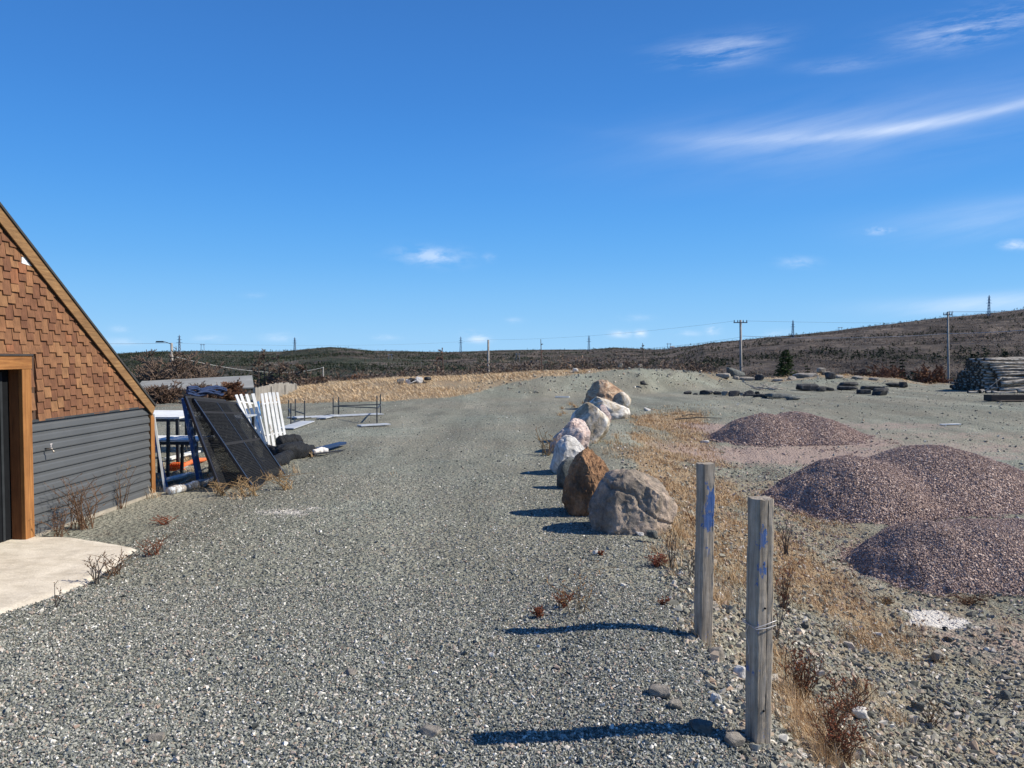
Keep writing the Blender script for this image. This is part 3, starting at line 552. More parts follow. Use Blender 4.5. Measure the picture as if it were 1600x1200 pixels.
# shingles
bm=bmesh.new(); cl=bm.loops.layers.color.new('tint') if False else None
vv=[];ff=[];rr_=[]; ch=.128; shw=.118; r2=random.Random(3)
zz=zSid+.0; row_=0; wp=[WP(33,393),WP(52,416),WP(34,412)]
def clipped(s1,s2,za,zb):
    "polygon of a shingle clipped by the rake line"
    lim=lambda s: rake(s)-.105
    P=[]
    poly=[(s1,za),(s2,za),(s2,zb),(s1,zb)]
    for i in range(4):
        a,b=poly[i],poly[(i+1)%4]; fa,fb=lim(a[0])-a[1],lim(b[0])-b[1]
        if fa>=0: P.append(a)
        if (fa>=0)!=(fb>=0): t=fa/(fa-fb); P.append((a[0]+(b[0]-a[0])*t,a[1]+(b[1]-a[1])*t))
    return P
while zz<zApex:
    s=sL+.02+(row_%2)*shw; k=0
    while s<sC:
        w=shw*r2.uniform(.92,1.08); drop=(.042 if k%2 else 0)+r2.uniform(-.004,.004)
        za=zz-drop if row_>0 else zz; zb=zz+ch+.06; s2=min(s+w-.003,sC)
        if s<sJ+.02 and za<zHd+.02 and zb>zHd+.035: za=zHd+.022
        elif s<sJ and s2>sJ and za<zHd: s=sJ+.002
        if not (s2>sj2-1.2 and s<sJ+.0 and za<zHd):
            P=clipped(s,s2,za,zb); cs=(s+s2)/2
            hole=False and (abs(cs-wp[0][0]-.08)<.10 and wp[2][1]-.02<za+ch*.6<wp[0][1]+.05 and rake(cs)-.105-za<ch*1.6 and cs>wp[0][0]-.02)
            if len(P)>2 and not hole:
                o=len(vv); th=.023+r2.uniform(0,.007); fr=[wpt(a,b,.004+th*(1-(b-za)/(zb-za))+.003) for a,b in P]; bk=[wpt(a,b,.0008) for a,b in P]
                vv+=fr+bk; m_=len(P); ff.append(tuple(o+i for i in range(m_)))
                for i in range(m_): j=(i+1)%m_; ff.append((o+i,o+m_+i,o+m_+j,o+j))
                q=r2.random(); rr_+=[q]*(2*m_)
        s+=w; k+=1
    zz+=ch; row_+=1
def m_shingle():
    m,_,_=mat('cedar_shingle',.75,.25); t=T(m); r=t.attr('rnd'); col=t.ramp(r,[(0,(.150,.066,.036)),(.2,(.185,.085,.045)),(.45,(.215,.103,.052)),(.6,(.245,.12,.058)),(.72,(.195,.092,.048)),(.86,(.28,.145,.068)),(1,(.26,.105,.052))])
    g=t.noise(2,6,.7,t.co((30,30,2))); col=t.mix(1,col,t.ramp(g,[(.28,.62),(.72,1.25)]),'MULTIPLY'); b=t.noise(9,4,.6); col=t.mix(1,col,t.ramp(b,[(.3,.78),(.7,1.18)]),'MULTIPLY'); t.done(col,t.bump(g,.5,.005)); return m
pw=[wpt(*WP(34,393,.028),.028),wpt(*WP(34,411,.028),.028),wpt(*WP(53,417,.028),.028),wpt(*WP(50,409,.028),.028)]; pq=[p_-nrm*.006 for p_ in pw]
emit('bare_patch',MB().add(pw+pq,[(0,1,2,3),(4,5,1,0),(5,6,2,1),(6,7,3,2),(7,4,0,3)]),m_flat('bare_underlay',(.80,.80,.80),.6),shed)
mbS=MB(); mbS.v=[tuple(p) for p in vv]; mbS.f=ff; shg=emit('shingles',mbS,m_shingle(),shed); at=shg.data.attributes.new('rnd','FLOAT','POINT'); at.data.foreach_set('value',rr_)
TR=[(.25,(.17,.07,.024)),(.5,(.32,.14,.045)),(.75,(.42,.205,.07))]
M_TR=m_wood('stained_trim',TR,axis=2); M_TRH=m_wood('stained_trim_flat',TR,axis=1); M_DT=m_wood('weathered_rake',[(.25,(.13,.072,.034)),(.5,(.25,.14,.062)),(.75,(.36,.22,.10))],axis=1)
# rake boards: near-right slope and mirror
def slab_along(sa,za,sb,zb,t,o1,o2):
    d=Vector((sb-sa,zb-za)).normalized(); px_=(-d.y,d.x)
    if px_[1]>0: px_=(d.y,-d.x)
    q=[(sa,za),(sb,zb),(sb+px_[0]*t,zb+px_[1]*t),(sa+px_[0]*t,za+px_[1]*t)]
    return [wpt(a,b,o1) for a,b in q]+[wpt(a,b,o2) for a,b in q]
mb=MB(); mb.hexa(slab_along(sApex,zApex,sE,zE,.135,.022,.06)); emit('rake_board',mb,M_DT,shed,bevel=.004)
mb=MB(); mb.hexa(slab_along(sApex,zApex,2*sApex-sE,zE,.135,.022,.06)); emit('rake_board',mb,M_DT,shed,bevel=.004)
mb=MB(); mb.hexa(slab_along(sApex,zApex-.15,sE-.1,zE-.15+.1*SL,.018,.023,.048)); emit('drip_strip',mb,m_flat('black_strip',(.02,.02,.02),.5),shed)
mb=MB(); mb.hexa(slab_along(sApex,zApex+.03,sE+.0,zE+.03,.026,.075,-5.1)); mb.hexa(slab_along(sApex,zApex+.032,2*sApex-sE,zE+.032,.026,.075,-5.1)); emit('roof',mb,m_flat('roof_felt',(.05,.05,.05),.9),shed)
mb=MB(); mb.hexa([wpt(sC-.085,ZB-.05,0.0),wpt(sC+.02,ZB-.05,0.0),wpt(sC+.02,ZB-.05,.04),wpt(sC-.085,ZB-.05,.04),wpt(sC-.085,rake(sC-.085)-.13,0.0),wpt(sC+.02,rake(sC+.02)-.15,0.0),wpt(sC+.02,rake(sC+.02)-.15,.04),wpt(sC-.085,rake(sC-.085)-.13,.04)]); emit('corner_board',mb,M_TR,shed,bevel=.003)
mb=MB(); mb.hexa([wpt(sJ,zSid-.006,0.002),wpt(sC-.087,zSid-.006,0.002),wpt(sC-.087,zSid-.006,.034),wpt(sJ,zSid-.006,.034),wpt(sJ,zSid+.022,0.002),wpt(sC-.087,zSid+.022,0.002),wpt(sC-.087,zSid+.016,.034),wpt(sJ,zSid+.016,.034)]); emit('trim_strip',mb,m_flat('dark_flashing',(.05,.055,.06),.5,.4),shed)
fr=thing  # door frame parts
def wbox(s1,s2,z1,z2,o1,o2): return [wpt(s1,z1,o1),wpt(s2,z1,o1),wpt(s2,z1,o2),wpt(s1,z1,o2),wpt(s1,z2,o1),wpt(s2,z2,o1),wpt(s2,z2,o2),wpt(s1,z2,o2)]
zF=ZB-.02
mb=MB(); mb.hexa(wbox(sj2,sJ,zF,zHb-.001,.0,.045)); emit('door_post',mb,M_TR,shed,bevel=.004)
mb=MB(); mb.hexa(wbox(sj2-1.1,sj2-.95,zF,zHb-.001,.0,.045)); emit('door_post',mb,M_TR,shed,bevel=.004)
mb=MB(); mb.hexa(wbox(sj2-1.12,sJ+.01,zHb,zHd,.0,.05)); emit('door_header',mb,M_TRH,shed,bevel=.004)
mb=MB(); mb.hexa(wbox(sj2-1.13,sJ+.02,zHd+.001,zHd+.02,.0,.062)); emit('door_flashing',mb,m_flat('dark_flashing_b',(.06,.05,.045),.6),shed)
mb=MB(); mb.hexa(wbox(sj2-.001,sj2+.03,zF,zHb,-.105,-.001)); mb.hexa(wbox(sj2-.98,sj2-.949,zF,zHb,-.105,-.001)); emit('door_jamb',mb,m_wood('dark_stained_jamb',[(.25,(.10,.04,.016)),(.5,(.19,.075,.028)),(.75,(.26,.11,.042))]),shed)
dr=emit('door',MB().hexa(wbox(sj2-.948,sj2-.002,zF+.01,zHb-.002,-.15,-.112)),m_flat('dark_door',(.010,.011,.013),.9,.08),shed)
emit('door_rail',MB().hexa(wbox(sj2-.14,sj2-.105,zF+.03,zHb-.03,-.111,-.103)),m_flat('door_edge',(.03,.034,.038),.8,.1),dr)
mb=MB(); mb.hexa(wbox(sJ,sC+.03,-.15,ZB+.035,.01,.055)); emit('foundation_sill',mb,m_flat('sill_concrete',(.36,.32,.26),.9,.1,0,.3),shed)
# tap
ts,tz=WP(75,701,.05); tap=MB(); tap.tube([wpt(ts,tz,.02),wpt(ts,tz,.10)],.009,8); tap.tube([wpt(ts,tz,.085),wpt(ts,tz-.03,.115),wpt(ts,tz-.045,.117)],.008,8)
tp=emit('water_tap',tap,m_flat('tap_brass',(.45,.40,.33),.35,.5,.9),shed,smooth=True); k_=MB(); k_.tube([wpt(ts,tz+.015,.085),wpt(ts,tz+.045,.085)],.006,6); k_.box(wpt(ts,tz+.052,.085),(.009,.04,.010)); emit('tap_handle',k_,m_flat('tap_handle_grey',(.6,.56,.55),.4),tp)
# concrete pad at the door
def outline_sheet(name,pts,m,th=.02,n=3,jit=.015,zoff=.012):
    P=[G(*p) for p in pts]; Q=[]
    for i in range(len(P)):
        p0,p1,p2,p3=P[i-1],P[i],P[(i+1)%len(P)],P[(i+2)%len(P)]
        for j in range(8):
            t=j/8; Q.append(.5*((2*p1)+(p2-p0)*t+(2*p0-5*p1+4*p2-p3)*t*t+(3*p1-p0-3*p2+p3)*t**3)+Vector((random.uniform(-jit,jit),random.uniform(-jit,jit),0)))
    c=sum(Q,Vector())/len(Q); V=[];Fa=[]; rings=14; k=len(Q)
    for r_ in range(rings+1):
        for q in Q:
            p=c.lerp(q,1-r_/(rings+.0) if r_<rings else 0.0); V.append((p.x,p.y,0))
    arr=np.array(V); z=Hn(arr[:,0],arr[:,1])+zoff; z[:k]-=th; z+=.004*fbm(arr[:,0]*5,arr[:,1]*5,s=77)
    arr[:,2]=z; mb=MB(); mb.v=[tuple(map(float,a)) for a in arr]
    for r_ in range(rings):
        for i in range(k): j=(i+1)%k; mb.f.append((r_*k+i,r_*k+j,(r_+1)*k+j,(r_+1)*k+i))
    return emit(name,mb,m,smooth=True)
def m_conc():
    m,_,_=mat('worn_concrete',.95,.1); t=T(m); n=t.noise(3,7,.7,t.co((1,2,1))); f=t.noise(70,4,.7); col=t.ramp(n,[(.3,(.50,.44,.35)),(.5,(.64,.575,.47)),(.7,(.74,.67,.56))]); col=t.mix(1,col,t.ramp(f,[(.3,.82),(.7,1.12)]),'MULTIPLY'); st_=t.ramp(t.noise(1.3,7,.75,t.co((1,1,1)),1.0),[(.52,0),(.68,.55)]); col=t.mix(st_,col,(.36,.31,.24)); nb=t.bump(f,.6,.006); t.done(col,t.bump(n,.5,.02,nb)); return m
tag(outline_sheet('concrete_pad',[(-140,950),(-60,980),(30,952),(95,930),(150,905),(205,868),(212,857),(150,846),(55,838),(-10,842),(-120,870)],m_conc(),.03,jit=.010,zoff=.022),kind='structure')
# ------------------------------------------------------------ clutter beside the shed
M_BLK=m_flat('black_metal',(.022,.022,.028),.3,.6,0,.3,20); M_NET=m_flat('black_netting',(.016,.017,.02),.7,.3)
M_WHT=m_flaky('chipped_white_paint',(.78,.78,.76),(.42,.36,.28),.60,.66,7); M_BLU=m_flaky('chipped_blue_paint',(.05,.125,.33),(.45,.46,.48),.53,.60,12); M_LBL=m_flat('pale_blue_paint',(.18,.42,.75),.5)
M_GWD=m_wood('weathered_grey_wood',[(.25,(.16,.145,.125)),(.5,(.30,.28,.25)),(.75,(.42,.40,.36))]); M_GWD1=m_wood('grey_board',[(.25,(.30,.32,.35)),(.5,(.42,.45,.49)),(.75,(.55,.57,.60))],axis=0); M_DGR=m_flat('dark_grey_steel',(.06,.065,.07),.5,.4,.3)
def P3(px,py,D): r=ray(px,py); t=D/r[1]; return Vector((r[0]*t,D,CH+r[2]*t))
def mesh_panel(TL,TR_,BR,BL_,label,nx,ny,fr_=.02,mid=True):
    base=(BL_+BR)/2; t=thing('mesh_gate',label,'metal gate',base,'black wire mesh gates leaning by the shed')
    fb=MB()
    for a,b in ((TL,TR_),(TR_,BR),(BR,BL_),(BL_,TL)): fb.bar(a,b,fr_*2,fr_*2)
    if mid:
        for q in (.5,): fb.bar(TL.lerp(BL_,q),TR_.lerp(BR,q),fr_*1.6,fr_*1.6)
        fb.bar(TL.lerp(BL_,.14),TR_.lerp(BR,.14),fr_*1.6,fr_*1.6); fb.bar(TL.lerp(TR_,.5),BL_.lerp(BR,.5),fr_,fr_)
    emit('gate_frame',fb,M_BLK,t); w=MB()
    for i in range(1,nx): w.bar(TL.lerp(TR_,i/nx),BL_.lerp(BR,i/nx),.009,.009)
    for i in range(1,ny): w.bar(TL.lerp(BL_,i/ny),TR_.lerp(BR,i/ny),.016,.009)
    emit('wire_mesh',w,M_NET,t); return t
D1=G(396,762).y; D2=G(443,740).y
mesh_panel(P3(302,624,D1),P3(368,630,D2),P3(444,741,D2),P3(396,764,D1),'upper black mesh gate leaning back with sunlit frame, resting on another',34,62)
mesh_panel(P3(289,620,D1-.2),P3(350,626,D2+.1),P3(420,744,D2+.1),P3(346,770,D1-.3),'lower black mesh gate, in the shade under the upper one',44,70)
mb=MB()
for i in range(5):
    pts=[]; ph=random.uniform(0,6)
    for k in range(15): t_=k/14; q=P3(291,619,D1-.05).lerp(P3(352,617,D2),t_); pts.append(q+Vector((.03*math.sin(ph+t_*9),.04*math.cos(ph*2+t_*7),.02+.025*i+.02*math.sin(ph+t_*11))))
    mb.tube(pts,[.016+.012*math.sin(k*1.3+i)**2 for k in range(15)],6)
tag(emit('netting_bundle',mb,m_flat('navy_netting',(.02,.035,.09),.6),loc=P3(320,620,D1)),'dark blue bundle of netting laid over the top of the mesh gates','netting')
g1,g2=G(313,752),P3(288,622,G(313,752).y-.1); tag(emit('blue_post',MB().bar(g1-Vector((0,0,.03)),g2,.12,.06,up=(1,0,0)),M_BLU,loc=g1,bevel=.004),'chipped blue timber post leaning left of the mesh gates','post')
g=G(258,768); t=P3(240,647,g.y-.05); tag(emit('leaning_board',MB().bar(g,t,.05,.03),M_WHT,loc=g),'thin white board leaning beside the shed corner','board')
g=G(250,762); t=P3(239,655,g.y+.25); 
mb=MB(); a=g+Vector((-.04,.3,0)); mb.hexa([a+Vector((0,0,0)),a+Vector((.13,-.28,0)),a+Vector((.15,-.27,0)),a+Vector((.02,.01,0)),t+Vector((-.05,.05,0)),t+Vector((.02,-.2,0)),t+Vector((.04,-.19,0)),t+Vector((-.03,.06,0))]); tag(emit('painted_plank',mb,M_BLU,loc=a),'narrow blue panel behind the thin white board at the shed corner','panel')
# netting roll
def lump_tube(pts,rads,seed,n=26,seg=60):
    pts=[Vector(p) for p in pts]; P=[];Rr=[]
    for k in range(seg+1):
        t=k/seg*(len(pts)-1); i=min(int(t),len(pts)-2); f_=t-i; P.append(pts[i].lerp(pts[i+1],f_)); Rr.append(rads[i]*(1-f_)+rads[i+1]*f_)
    mb=MB(); mb.tube(P,Rr,n); V=np.array(mb.v); c=np.repeat(np.array([p[:] for p in P]),n,0); d=V-c; r=np.linalg.norm(d,axis=1,keepdims=True); 
    k=1+.5*fbm(V[:,0]*5,V[:,1]*5,V[:,2]*5,s=seed)+.22*fbm(V[:,0]*18,V[:,1]*22,V[:,2]*22,s=seed+1); V=c+d*k[:,None]; V[:,2]=np.maximum(V[:,2],Hn(V[:,0],V[:,1])-.01); mb.v=[tuple(map(float,v)) for v in V]; return mb
# tables behind the corner
def table(loc,w,d,h,label,mtop,slats=5):
    t=thing('work_table',label,'table',loc,'plant benches behind the shed'); L0=Vector(loc); tb=MB()
    for i in range(slats): tb.box(L0+Vector((0,-d/2+d*(i+.5)/slats,h-.015)),(w,d/slats-.012,.03))
    emit('tabletop',tb,mtop,t)
    for sx in (-1,1):
        for sy in (-1,1): emit('leg',MB().box(L0+Vector((sx*(w/2-.06),sy*(d/2-.06),(h-.03)/2)),(.05,.05,h-.031)),M_DGR,t)
    emit('table_rail',MB().box(L0+Vector((0,-d/2+.02,h-.06)),(w-.2,.02,.05)),M_DGR,t)
x=AT(268,14.4); table((x.x-.25,x.y,x.z),1.5,1.7,.92,'pale slatted bench behind the shed corner, the taller one',M_WHT)
x=AT(275,12.9); table((x.x+.0,x.y,x.z),1.0,.7,.64,'lower white slatted bench in front of the taller one',M_WHT,3)
x=AT(330,16.5); table((x.x,x.y,x.z),1.6,1.0,.72,'pale bench seen through the black mesh gates',M_GWD1)
g=G(277,735); cr=thing('orange_crate','orange plastic crate lying under the benches','crate',g); fb=MB(); 
for k in range(6): fb.box(g+Vector((-.10+.04*k,0,.07)),(.012,.15,.12))
for zz_ in (.015,.07,.125): 
    fb.box(g+Vector((0,-.08,zz_)),(.22,.012,.018)); fb.box(g+Vector((0,.08,zz_)),(.22,.012,.018))
emit('crate_body',fb,m_flat('orange_plastic',(.75,.16,.04),.45),cr)
for (a,b,c_,d_,lab) in ((262,722,308,712,'whitish board lying beneath the benches'),(255,757,300,748,'rough stick lying in straw under the benches')):
    p,q=G(a,b),G(c_,d_); tag(emit('board',MB().bar(p+Vector((0,0,.06)),q+Vector((0,0,.09)),.16,.03),M_WHT,loc=p),lab,'board')
p,q=G(264,773),G(342,753); mb=MB(); pts=[p.lerp(q,k/8)+Vector((0,0,.045+.008*math.sin(k*2)))for k in range(9)]; mb.tube(pts,[.06+.008*math.sin(k*1.7) for k in range(9)],10)
tag(emit('painted_timber',mb,m_flaky('peeling_white',(.70,.74,.78),(.30,.27,.24),.48,.52,12),loc=p,smooth=True),'short peeling white timber lying at the feet of the mesh gates','timber')
for i,(px,py,top_,lab) in enumerate([(262,752,655,'dark grey upright stake just right of the thin white board'),(284,742,690,'short dark stake between the benches and the blue post'),(304,700,640,'dark stake behind the blue post'),(296,655,612,'thin rusty stake standing far behind the benches'),(322,652,614,'thin rusty stake farther right behind the mesh gates')]):
    g=G(px,py); tag(emit('metal_stake',MB().bar(g-Vector((0,0,.05)),P3(px+1,top_,g.y),.05,.04),M_DGR if i<3 else m_flat('rusty_steel'+str(i),(.16,.09,.06),.8),loc=g),lab,'stake')
p,q=G(286,733),G(322,722); mb=lump_tube([p+Vector((0,0,.06)),p.lerp(q,.5)+Vector((0,0,.09)),q+Vector((0,0,.05))],[.03,.05,.03],123,12,30); tag(emit('orange_netting',mb,m_flat('orange_net',(.62,.15,.05),.7),loc=p),'crumpled orange netting on the ground right of the orange crate','netting')
for i,(a,b,c_,d_) in enumerate([(270,742,312,733),(280,760,330,742),(300,745,340,735)]):
    p,q=G(a,b),G(c_,d_); tag(emit('rough_stick',MB().tube([p+Vector((0,0,.03)),p.lerp(q,.5)+Vector((0,.05,.09)),q+Vector((0,0,.04))],[.016,.014,.008],5),M_GWD,loc=p),['long thin stick lying behind the blue post','thin stick nearest the peeling timber','thin stick lying under the lower mesh gate'][i],'stick')
# picket panels
def picket_panel(base_px,top_px,Db,Dt,label,wid=.085):
    n=len(base_px); b=[P3(px,py,Db-.2+.13*i) for i,(px,py) in enumerate(base_px)]; tt=[P3(px,py,Dt-.2+.13*i) for i,(px,py) in enumerate(top_px)]
    gz=min(H(q.x,q.y) for q in b); t=thing('picket_panel',label,'fence panel',(b[0].x,b[0].y,gz),'white picket panels leaning on the benches')
    for q,r_ in zip(b,tt):
        emit('picket',MB().bar(q,r_,.022,wid*random.uniform(.85,1.1),up=(1,.55,0)),M_WHT,t,bevel=.003)
    for f_ in (.2,.8): emit('rail',MB().bar(b[0].lerp(tt[0],f_)+Vector((-.045,.03,0)),b[-1].lerp(tt[-1],f_)+Vector((-.045,.03,0)),.06,.03),M_WHT,t)
Dp=G(415,697).y
picket_panel([(390,668),(401,684),(409,690),(416,694)],[(369,617),(376,616),(385,616),(395,615)],Dp+.1,Dp+.45,'left leaning panel of white pickets behind the mesh gates',.066)
picket_panel([(421,697),(428,697),(435,695),(441,694),(447,691)],[(409,615),(415,614),(421,613),(427,613),(433,613)],Dp,Dp+.35,'right leaning panel of five white pickets beside the netting roll',.058)
mb=MB(); mb.bar(P3(409,690,Dp+.3),P3(401,628,Dp+.7),.11,.03,up=(0,1,0)); tag(emit('blue_board',mb,M_LBL,loc=P3(409,690,Dp+.3)),'sky blue board standing between the two picket panels','board')
def m_net():
    m,_,_=mat('black_net_roll',.65,.35); t=T(m); w=t.vor(90,'DISTANCE_TO_EDGE',t.co((1,1,1.6)),'Distance'); f=t.ramp(w,[(.02,1),(.09,0)]); t.done(t.mix(f,(.008,.009,.011),(.045,.05,.06)),t.bump(f,.8,.01)); return m
p=[G(418,716),G(445,718),G(470,715),G(490,712)]
mb=lump_tube([q+Vector((0,0,.13)) for q in p],[.12,.17,.17,.09],91); M_N2=m_net(); mb2=lump_tube([q+Vector((0,.35,.15)) for q in (G(428,706),G(462,703))],[.14,.13],93); tag(emit('netting_roll',mb2,M_N2,loc=G(428,706),smooth=True),'shorter roll of black netting lying behind the long one','netting','rolls of black netting')
mb3=lump_tube([G(405,738)+Vector((0,0,.06)),G(440,725)+Vector((0,0,.09)),G(452,722)+Vector((0,0,.1))],[.07,.12,.1],95); tag(emit('netting_roll',mb3,M_N2,loc=G(405,738),smooth=True),'flattened black netting spilling in front, at the foot of the mesh gate','netting','rolls of black netting')
tag(emit('netting_roll',mb,M_N2,loc=p[0],smooth=True),'long crumpled roll of black netting ending at the white rag','netting','rolls of black netting')
p,q=G(497,711),G(536,697); tag(emit('blue_plank',MB().bar(p+Vector((0,0,.12)),q+Vector((0,0,.07)),.16,.05),m_flat('navy_paint',(.02,.045,.11),.6),loc=p),'dark blue plank sticking out of the netting roll','plank')
p,q=G(490,716),G(535,706); tag(emit('stick',MB().bar(p+Vector((0,0,.08)),q+Vector((0,0,.03)),.03,.03),M_BLK,loc=p),'thin dark stick beside the blue plank','stick')
mb=lump_tube([G(490,714)+Vector((0,0,.10)),G(502,712)+Vector((0,0,.10)),G(512,711)+Vector((0,0,.07))],[.05,.075,.05],97); tag(emit('white_rag',mb,m_flat('white_cloth',(.68,.64,.6),.9),loc=G(500,714),smooth=True),'crumpled whitish rag at the end of the netting roll','rag')
# stake frames and boards
def stakes(st,label,rails,grp='steel stake frames beyond the shed'):
    P=[G(px,pb) for px,pb,pt in st]; t=thing('stake_frame',label,'frame',P[0],grp); tops=[]
    for p,(px,pb,pt) in zip(P,st):
        top=P3(px,pt,p.y); emit('stake',MB().tube([p-Vector((0,0,.05)),(top)],.022,6),M_DGR,t); tops.append(top)
    for a,b,f_ in rails: emit('rail',MB().bar(P[a].lerp(tops[a],f_),P[b].lerp(tops[b],f_),.03,.03),M_DGR,t)
stakes([(454.5,665,630),(476,658,626),(461.5,652,624),(451,651,625)],'left steel stake frame by the picket panels',[(0,1,.12),(1,2,.35),(2,3,.4),(3,0,.5)])
stakes([(520.6,651,621),(589,661,618),(594.5,648,616),(529,648,620)],'right steel stake frame standing on the open gravel',[(0,1,.55),(2,3,.5),(0,3,.5),(1,2,.5)])
for i,(a,b,c_,d_,w,lab) in enumerate([(482,653,595,648,.5,'long pale board on the ground under the right stake frame'),(446,672,480,660,.45,'pale board slanting on the ground by the picket panels'),(561,667,607,665,.32,'short pale blue grey board lying alone on the gravel'),(456,655,480,653,.5,'short pale board under the left stake frame'),(502,656,524,651,.3,'pale board end next to the long board')]):
    p,q=G(a,b),G(c_,d_); d=(q-p).normalized(); mb=MB(); mb.bar(p+Vector((0,0,.03+.006*i)),q+Vector((0,0,.03+.006*i)),w,.03,up=(0,0,1)) if False else mb.box((p+q)/2+Vector((0,0,.03+.006*i)),((q-p).length,w,.03),Matrix.Rotation(math.atan2(d.y,d.x),3,'Z')); tag(emit('flat_board',mb,M_GWD1,loc=p,bevel=.003),lab,'board','boards lying on the gravel')
# ------------------------------------------------------------ two posts
def m_post(name,blobs,seed):
    m,_,_=mat(name,.85,.15); t=T(m); c=t.co((26,26,1.3)); a=t.noise(1.5,8,.7,c,.5); col=t.ramp(a,[(.25,(.10,.082,.066)),(.42,(.28,.238,.19)),(.58,(.43,.37,.30)),(.8,(.60,.53,.44))])
    f=t.noise(7,4,.6); col=t.mix(1,col,t.ramp(f,[(.3,.75),(.7,1.15)]),'MULTIPLY')
    xyz=t.sep(t.co()); z=xyz[2]; n=t.noise(11,7,.75,t.co((1,1,.5))); tot_=None
    for (z0_,hw,x0_,hx,amt) in blobs:
        dz_=t.m('DIVIDE',t.m('SUBTRACT',z,z0_),hw); dx_=t.m('DIVIDE',t.m('SUBTRACT',xyz[0],x0_),hx)
        w=t.m('SUBTRACT',1,t.m('SQRT',t.m('ADD',t.m('MULTIPLY',dz_,dz_),t.m('MULTIPLY',dx_,dx_))),True); w=t.m('MULTIPLY',w,amt); tot_=w if tot_ is None else t.m('MAXIMUM',tot_,w)
    g=t.ramp(t.m('ADD',t.m('MULTIPLY',t.m('SUBTRACT',n,.5),1.9),t.m('MULTIPLY',tot_,.5)),[(.22,0),(.27,1)]); g=t.m('MULTIPLY',g,t.ramp(a,[(.3,.35),(.5,1)])); col=t.mix(t.m('MULTIPLY',g,.9),col,(.045,.13,.36))
    t.done(col,t.bump(a,.9,.008)); return m
def wood_post(px,pyb,pyt,wpx,label,m,lean,seed,notch):
    g=G(px,pyb); D=g.y; w=wpx*D/F; top=P3(px+lean,pyt,D); h=top.z-g.z; r_=random.Random(seed); t=thing('wooden_post',label,'post',g,'weathered posts at the edge of the drive')
    prof=[]; hw=w/2; c_=.12*w
    prof=[(-hw+c_,-hw),(-.25*hw,-hw-.001),(notch*hw-.022*w,-hw),(notch*hw,-hw+.22*w),(notch*hw+.022*w,-hw),(.6*hw,-hw),(hw-c_,-hw),(hw,-hw+c_),(hw,0),(hw,hw-c_),(hw-c_,hw),(0,hw),(-hw+c_,hw),(-hw,hw-c_),(-hw,0),(-hw,-hw+c_)]
    N_=46; V=[];Fa=[]; k=len(prof); rot=R(r_.uniform(15,20))
    for i in range(N_+1):
        f_=i/N_; z=-.25+(h+.25)*f_; cx=(top.x-g.x)*f_
        for j,(a,b) in enumerate(prof):
            a2=a*(1+.03*math.sin(f_*9+seed))+.0012*r_.uniform(-1,1)+.002*math.sin(f_*30+j); b2=b+.0015*r_.uniform(-1,1)
            if i==N_: zz=z+.003*math.sin(j*1.9+seed)+.003*r_.uniform(-1,1)
            else: zz=z
            V.append(Vector((a2*math.cos(rot)-b2*math.sin(rot)+cx,a2*math.sin(rot)+b2*math.cos(rot),zz))+g)
    for i in range(N_):
        for j in range(k): j2=(j+1)%k; Fa.append((i*k+j,i*k+j2,(i+1)*k+j2,(i+1)*k+j))
    V.append(Vector((top.x-g.x,0,h+.004))+g)
    for j in range(k): Fa.append((N_*k+j,N_*k+(j+1)%k,len(V)-1))
    mb=MB(); mb.v=[tuple(v) for v in V]; mb.f=Fa; emit('timber',mb,m,t)
    return t,g,w,h,top,rot
pf=wood_post(1098,1001,724,23,'farther weathered post with a long streak of blue paint near the top',m_post('post_wood_far',[(1.02,.18,.035,.06,.95),(.88,.16,.03,.06,.8),(.70,.12,.02,.05,.45),(.5,.12,.0,.05,.35),(.3,.1,.02,.05,.3)],1),5,4,.75)
pn=wood_post(1184,1156,778,32,'nearer weathered post with a blue paint spot and a wire tied round it',m_post('post_wood_near',[(1.085,.075,-.005,.038,1.1),(.93,.07,.01,.06,.3),(.62,.06,-.01,.05,.4),(.40,.1,-.02,.05,.35),(.28,.1,-.02,.05,.4)],2),5,9,.15)
t,g,w,h,top,rot=pn; zc=P3(1187,972,g.y).z; mb=MB()
for q in range(2):
    pts=[]; 
    for k in range(25):
        a=k/24*2*math.pi; rr=w*.60/max(abs(math.cos(a)),abs(math.sin(a)))**.8; x=rr*math.cos(a); y=rr*math.sin(a); f_=(zc-g.z)/h
        pts.append(g+Vector((x*math.cos(rot)-y*math.sin(rot)+(top.x-g.x)*f_,x*math.sin(rot)+y*math.cos(rot),zc-g.z+.006*q+.010*math.sin(a+q*2)+.01*x/w)))
    mb.tube(pts,.0022,5)
pts=[g+Vector((-w*.6,-.03,zc-g.z)),g+Vector((-w*.72,-.02,zc-g.z-.05)),g+Vector((-w*.58,-.03,zc-g.z-.13)),g+Vector((-w*.62,-.03,zc-g.z-.16))]; mb.tube(pts,.002,5)
emit('wire_tie',mb,m_flat('galvanised_wire',(.45,.45,.47),.4,.5,.6),t)
for (zf,xf) in ((.56,.1),(.74,-.02),(.14,.1)):
    emit('bolt_hole',MB().tube([g+Vector((xf*w+(top.x-g.x)*zf,-w*.535,h*zf)),g+Vector((xf*w+(top.x-g.x)*zf,-w*.5,h*zf))],.006,8),m_flat('dark_hole',(.01,.01,.01),.9),t)
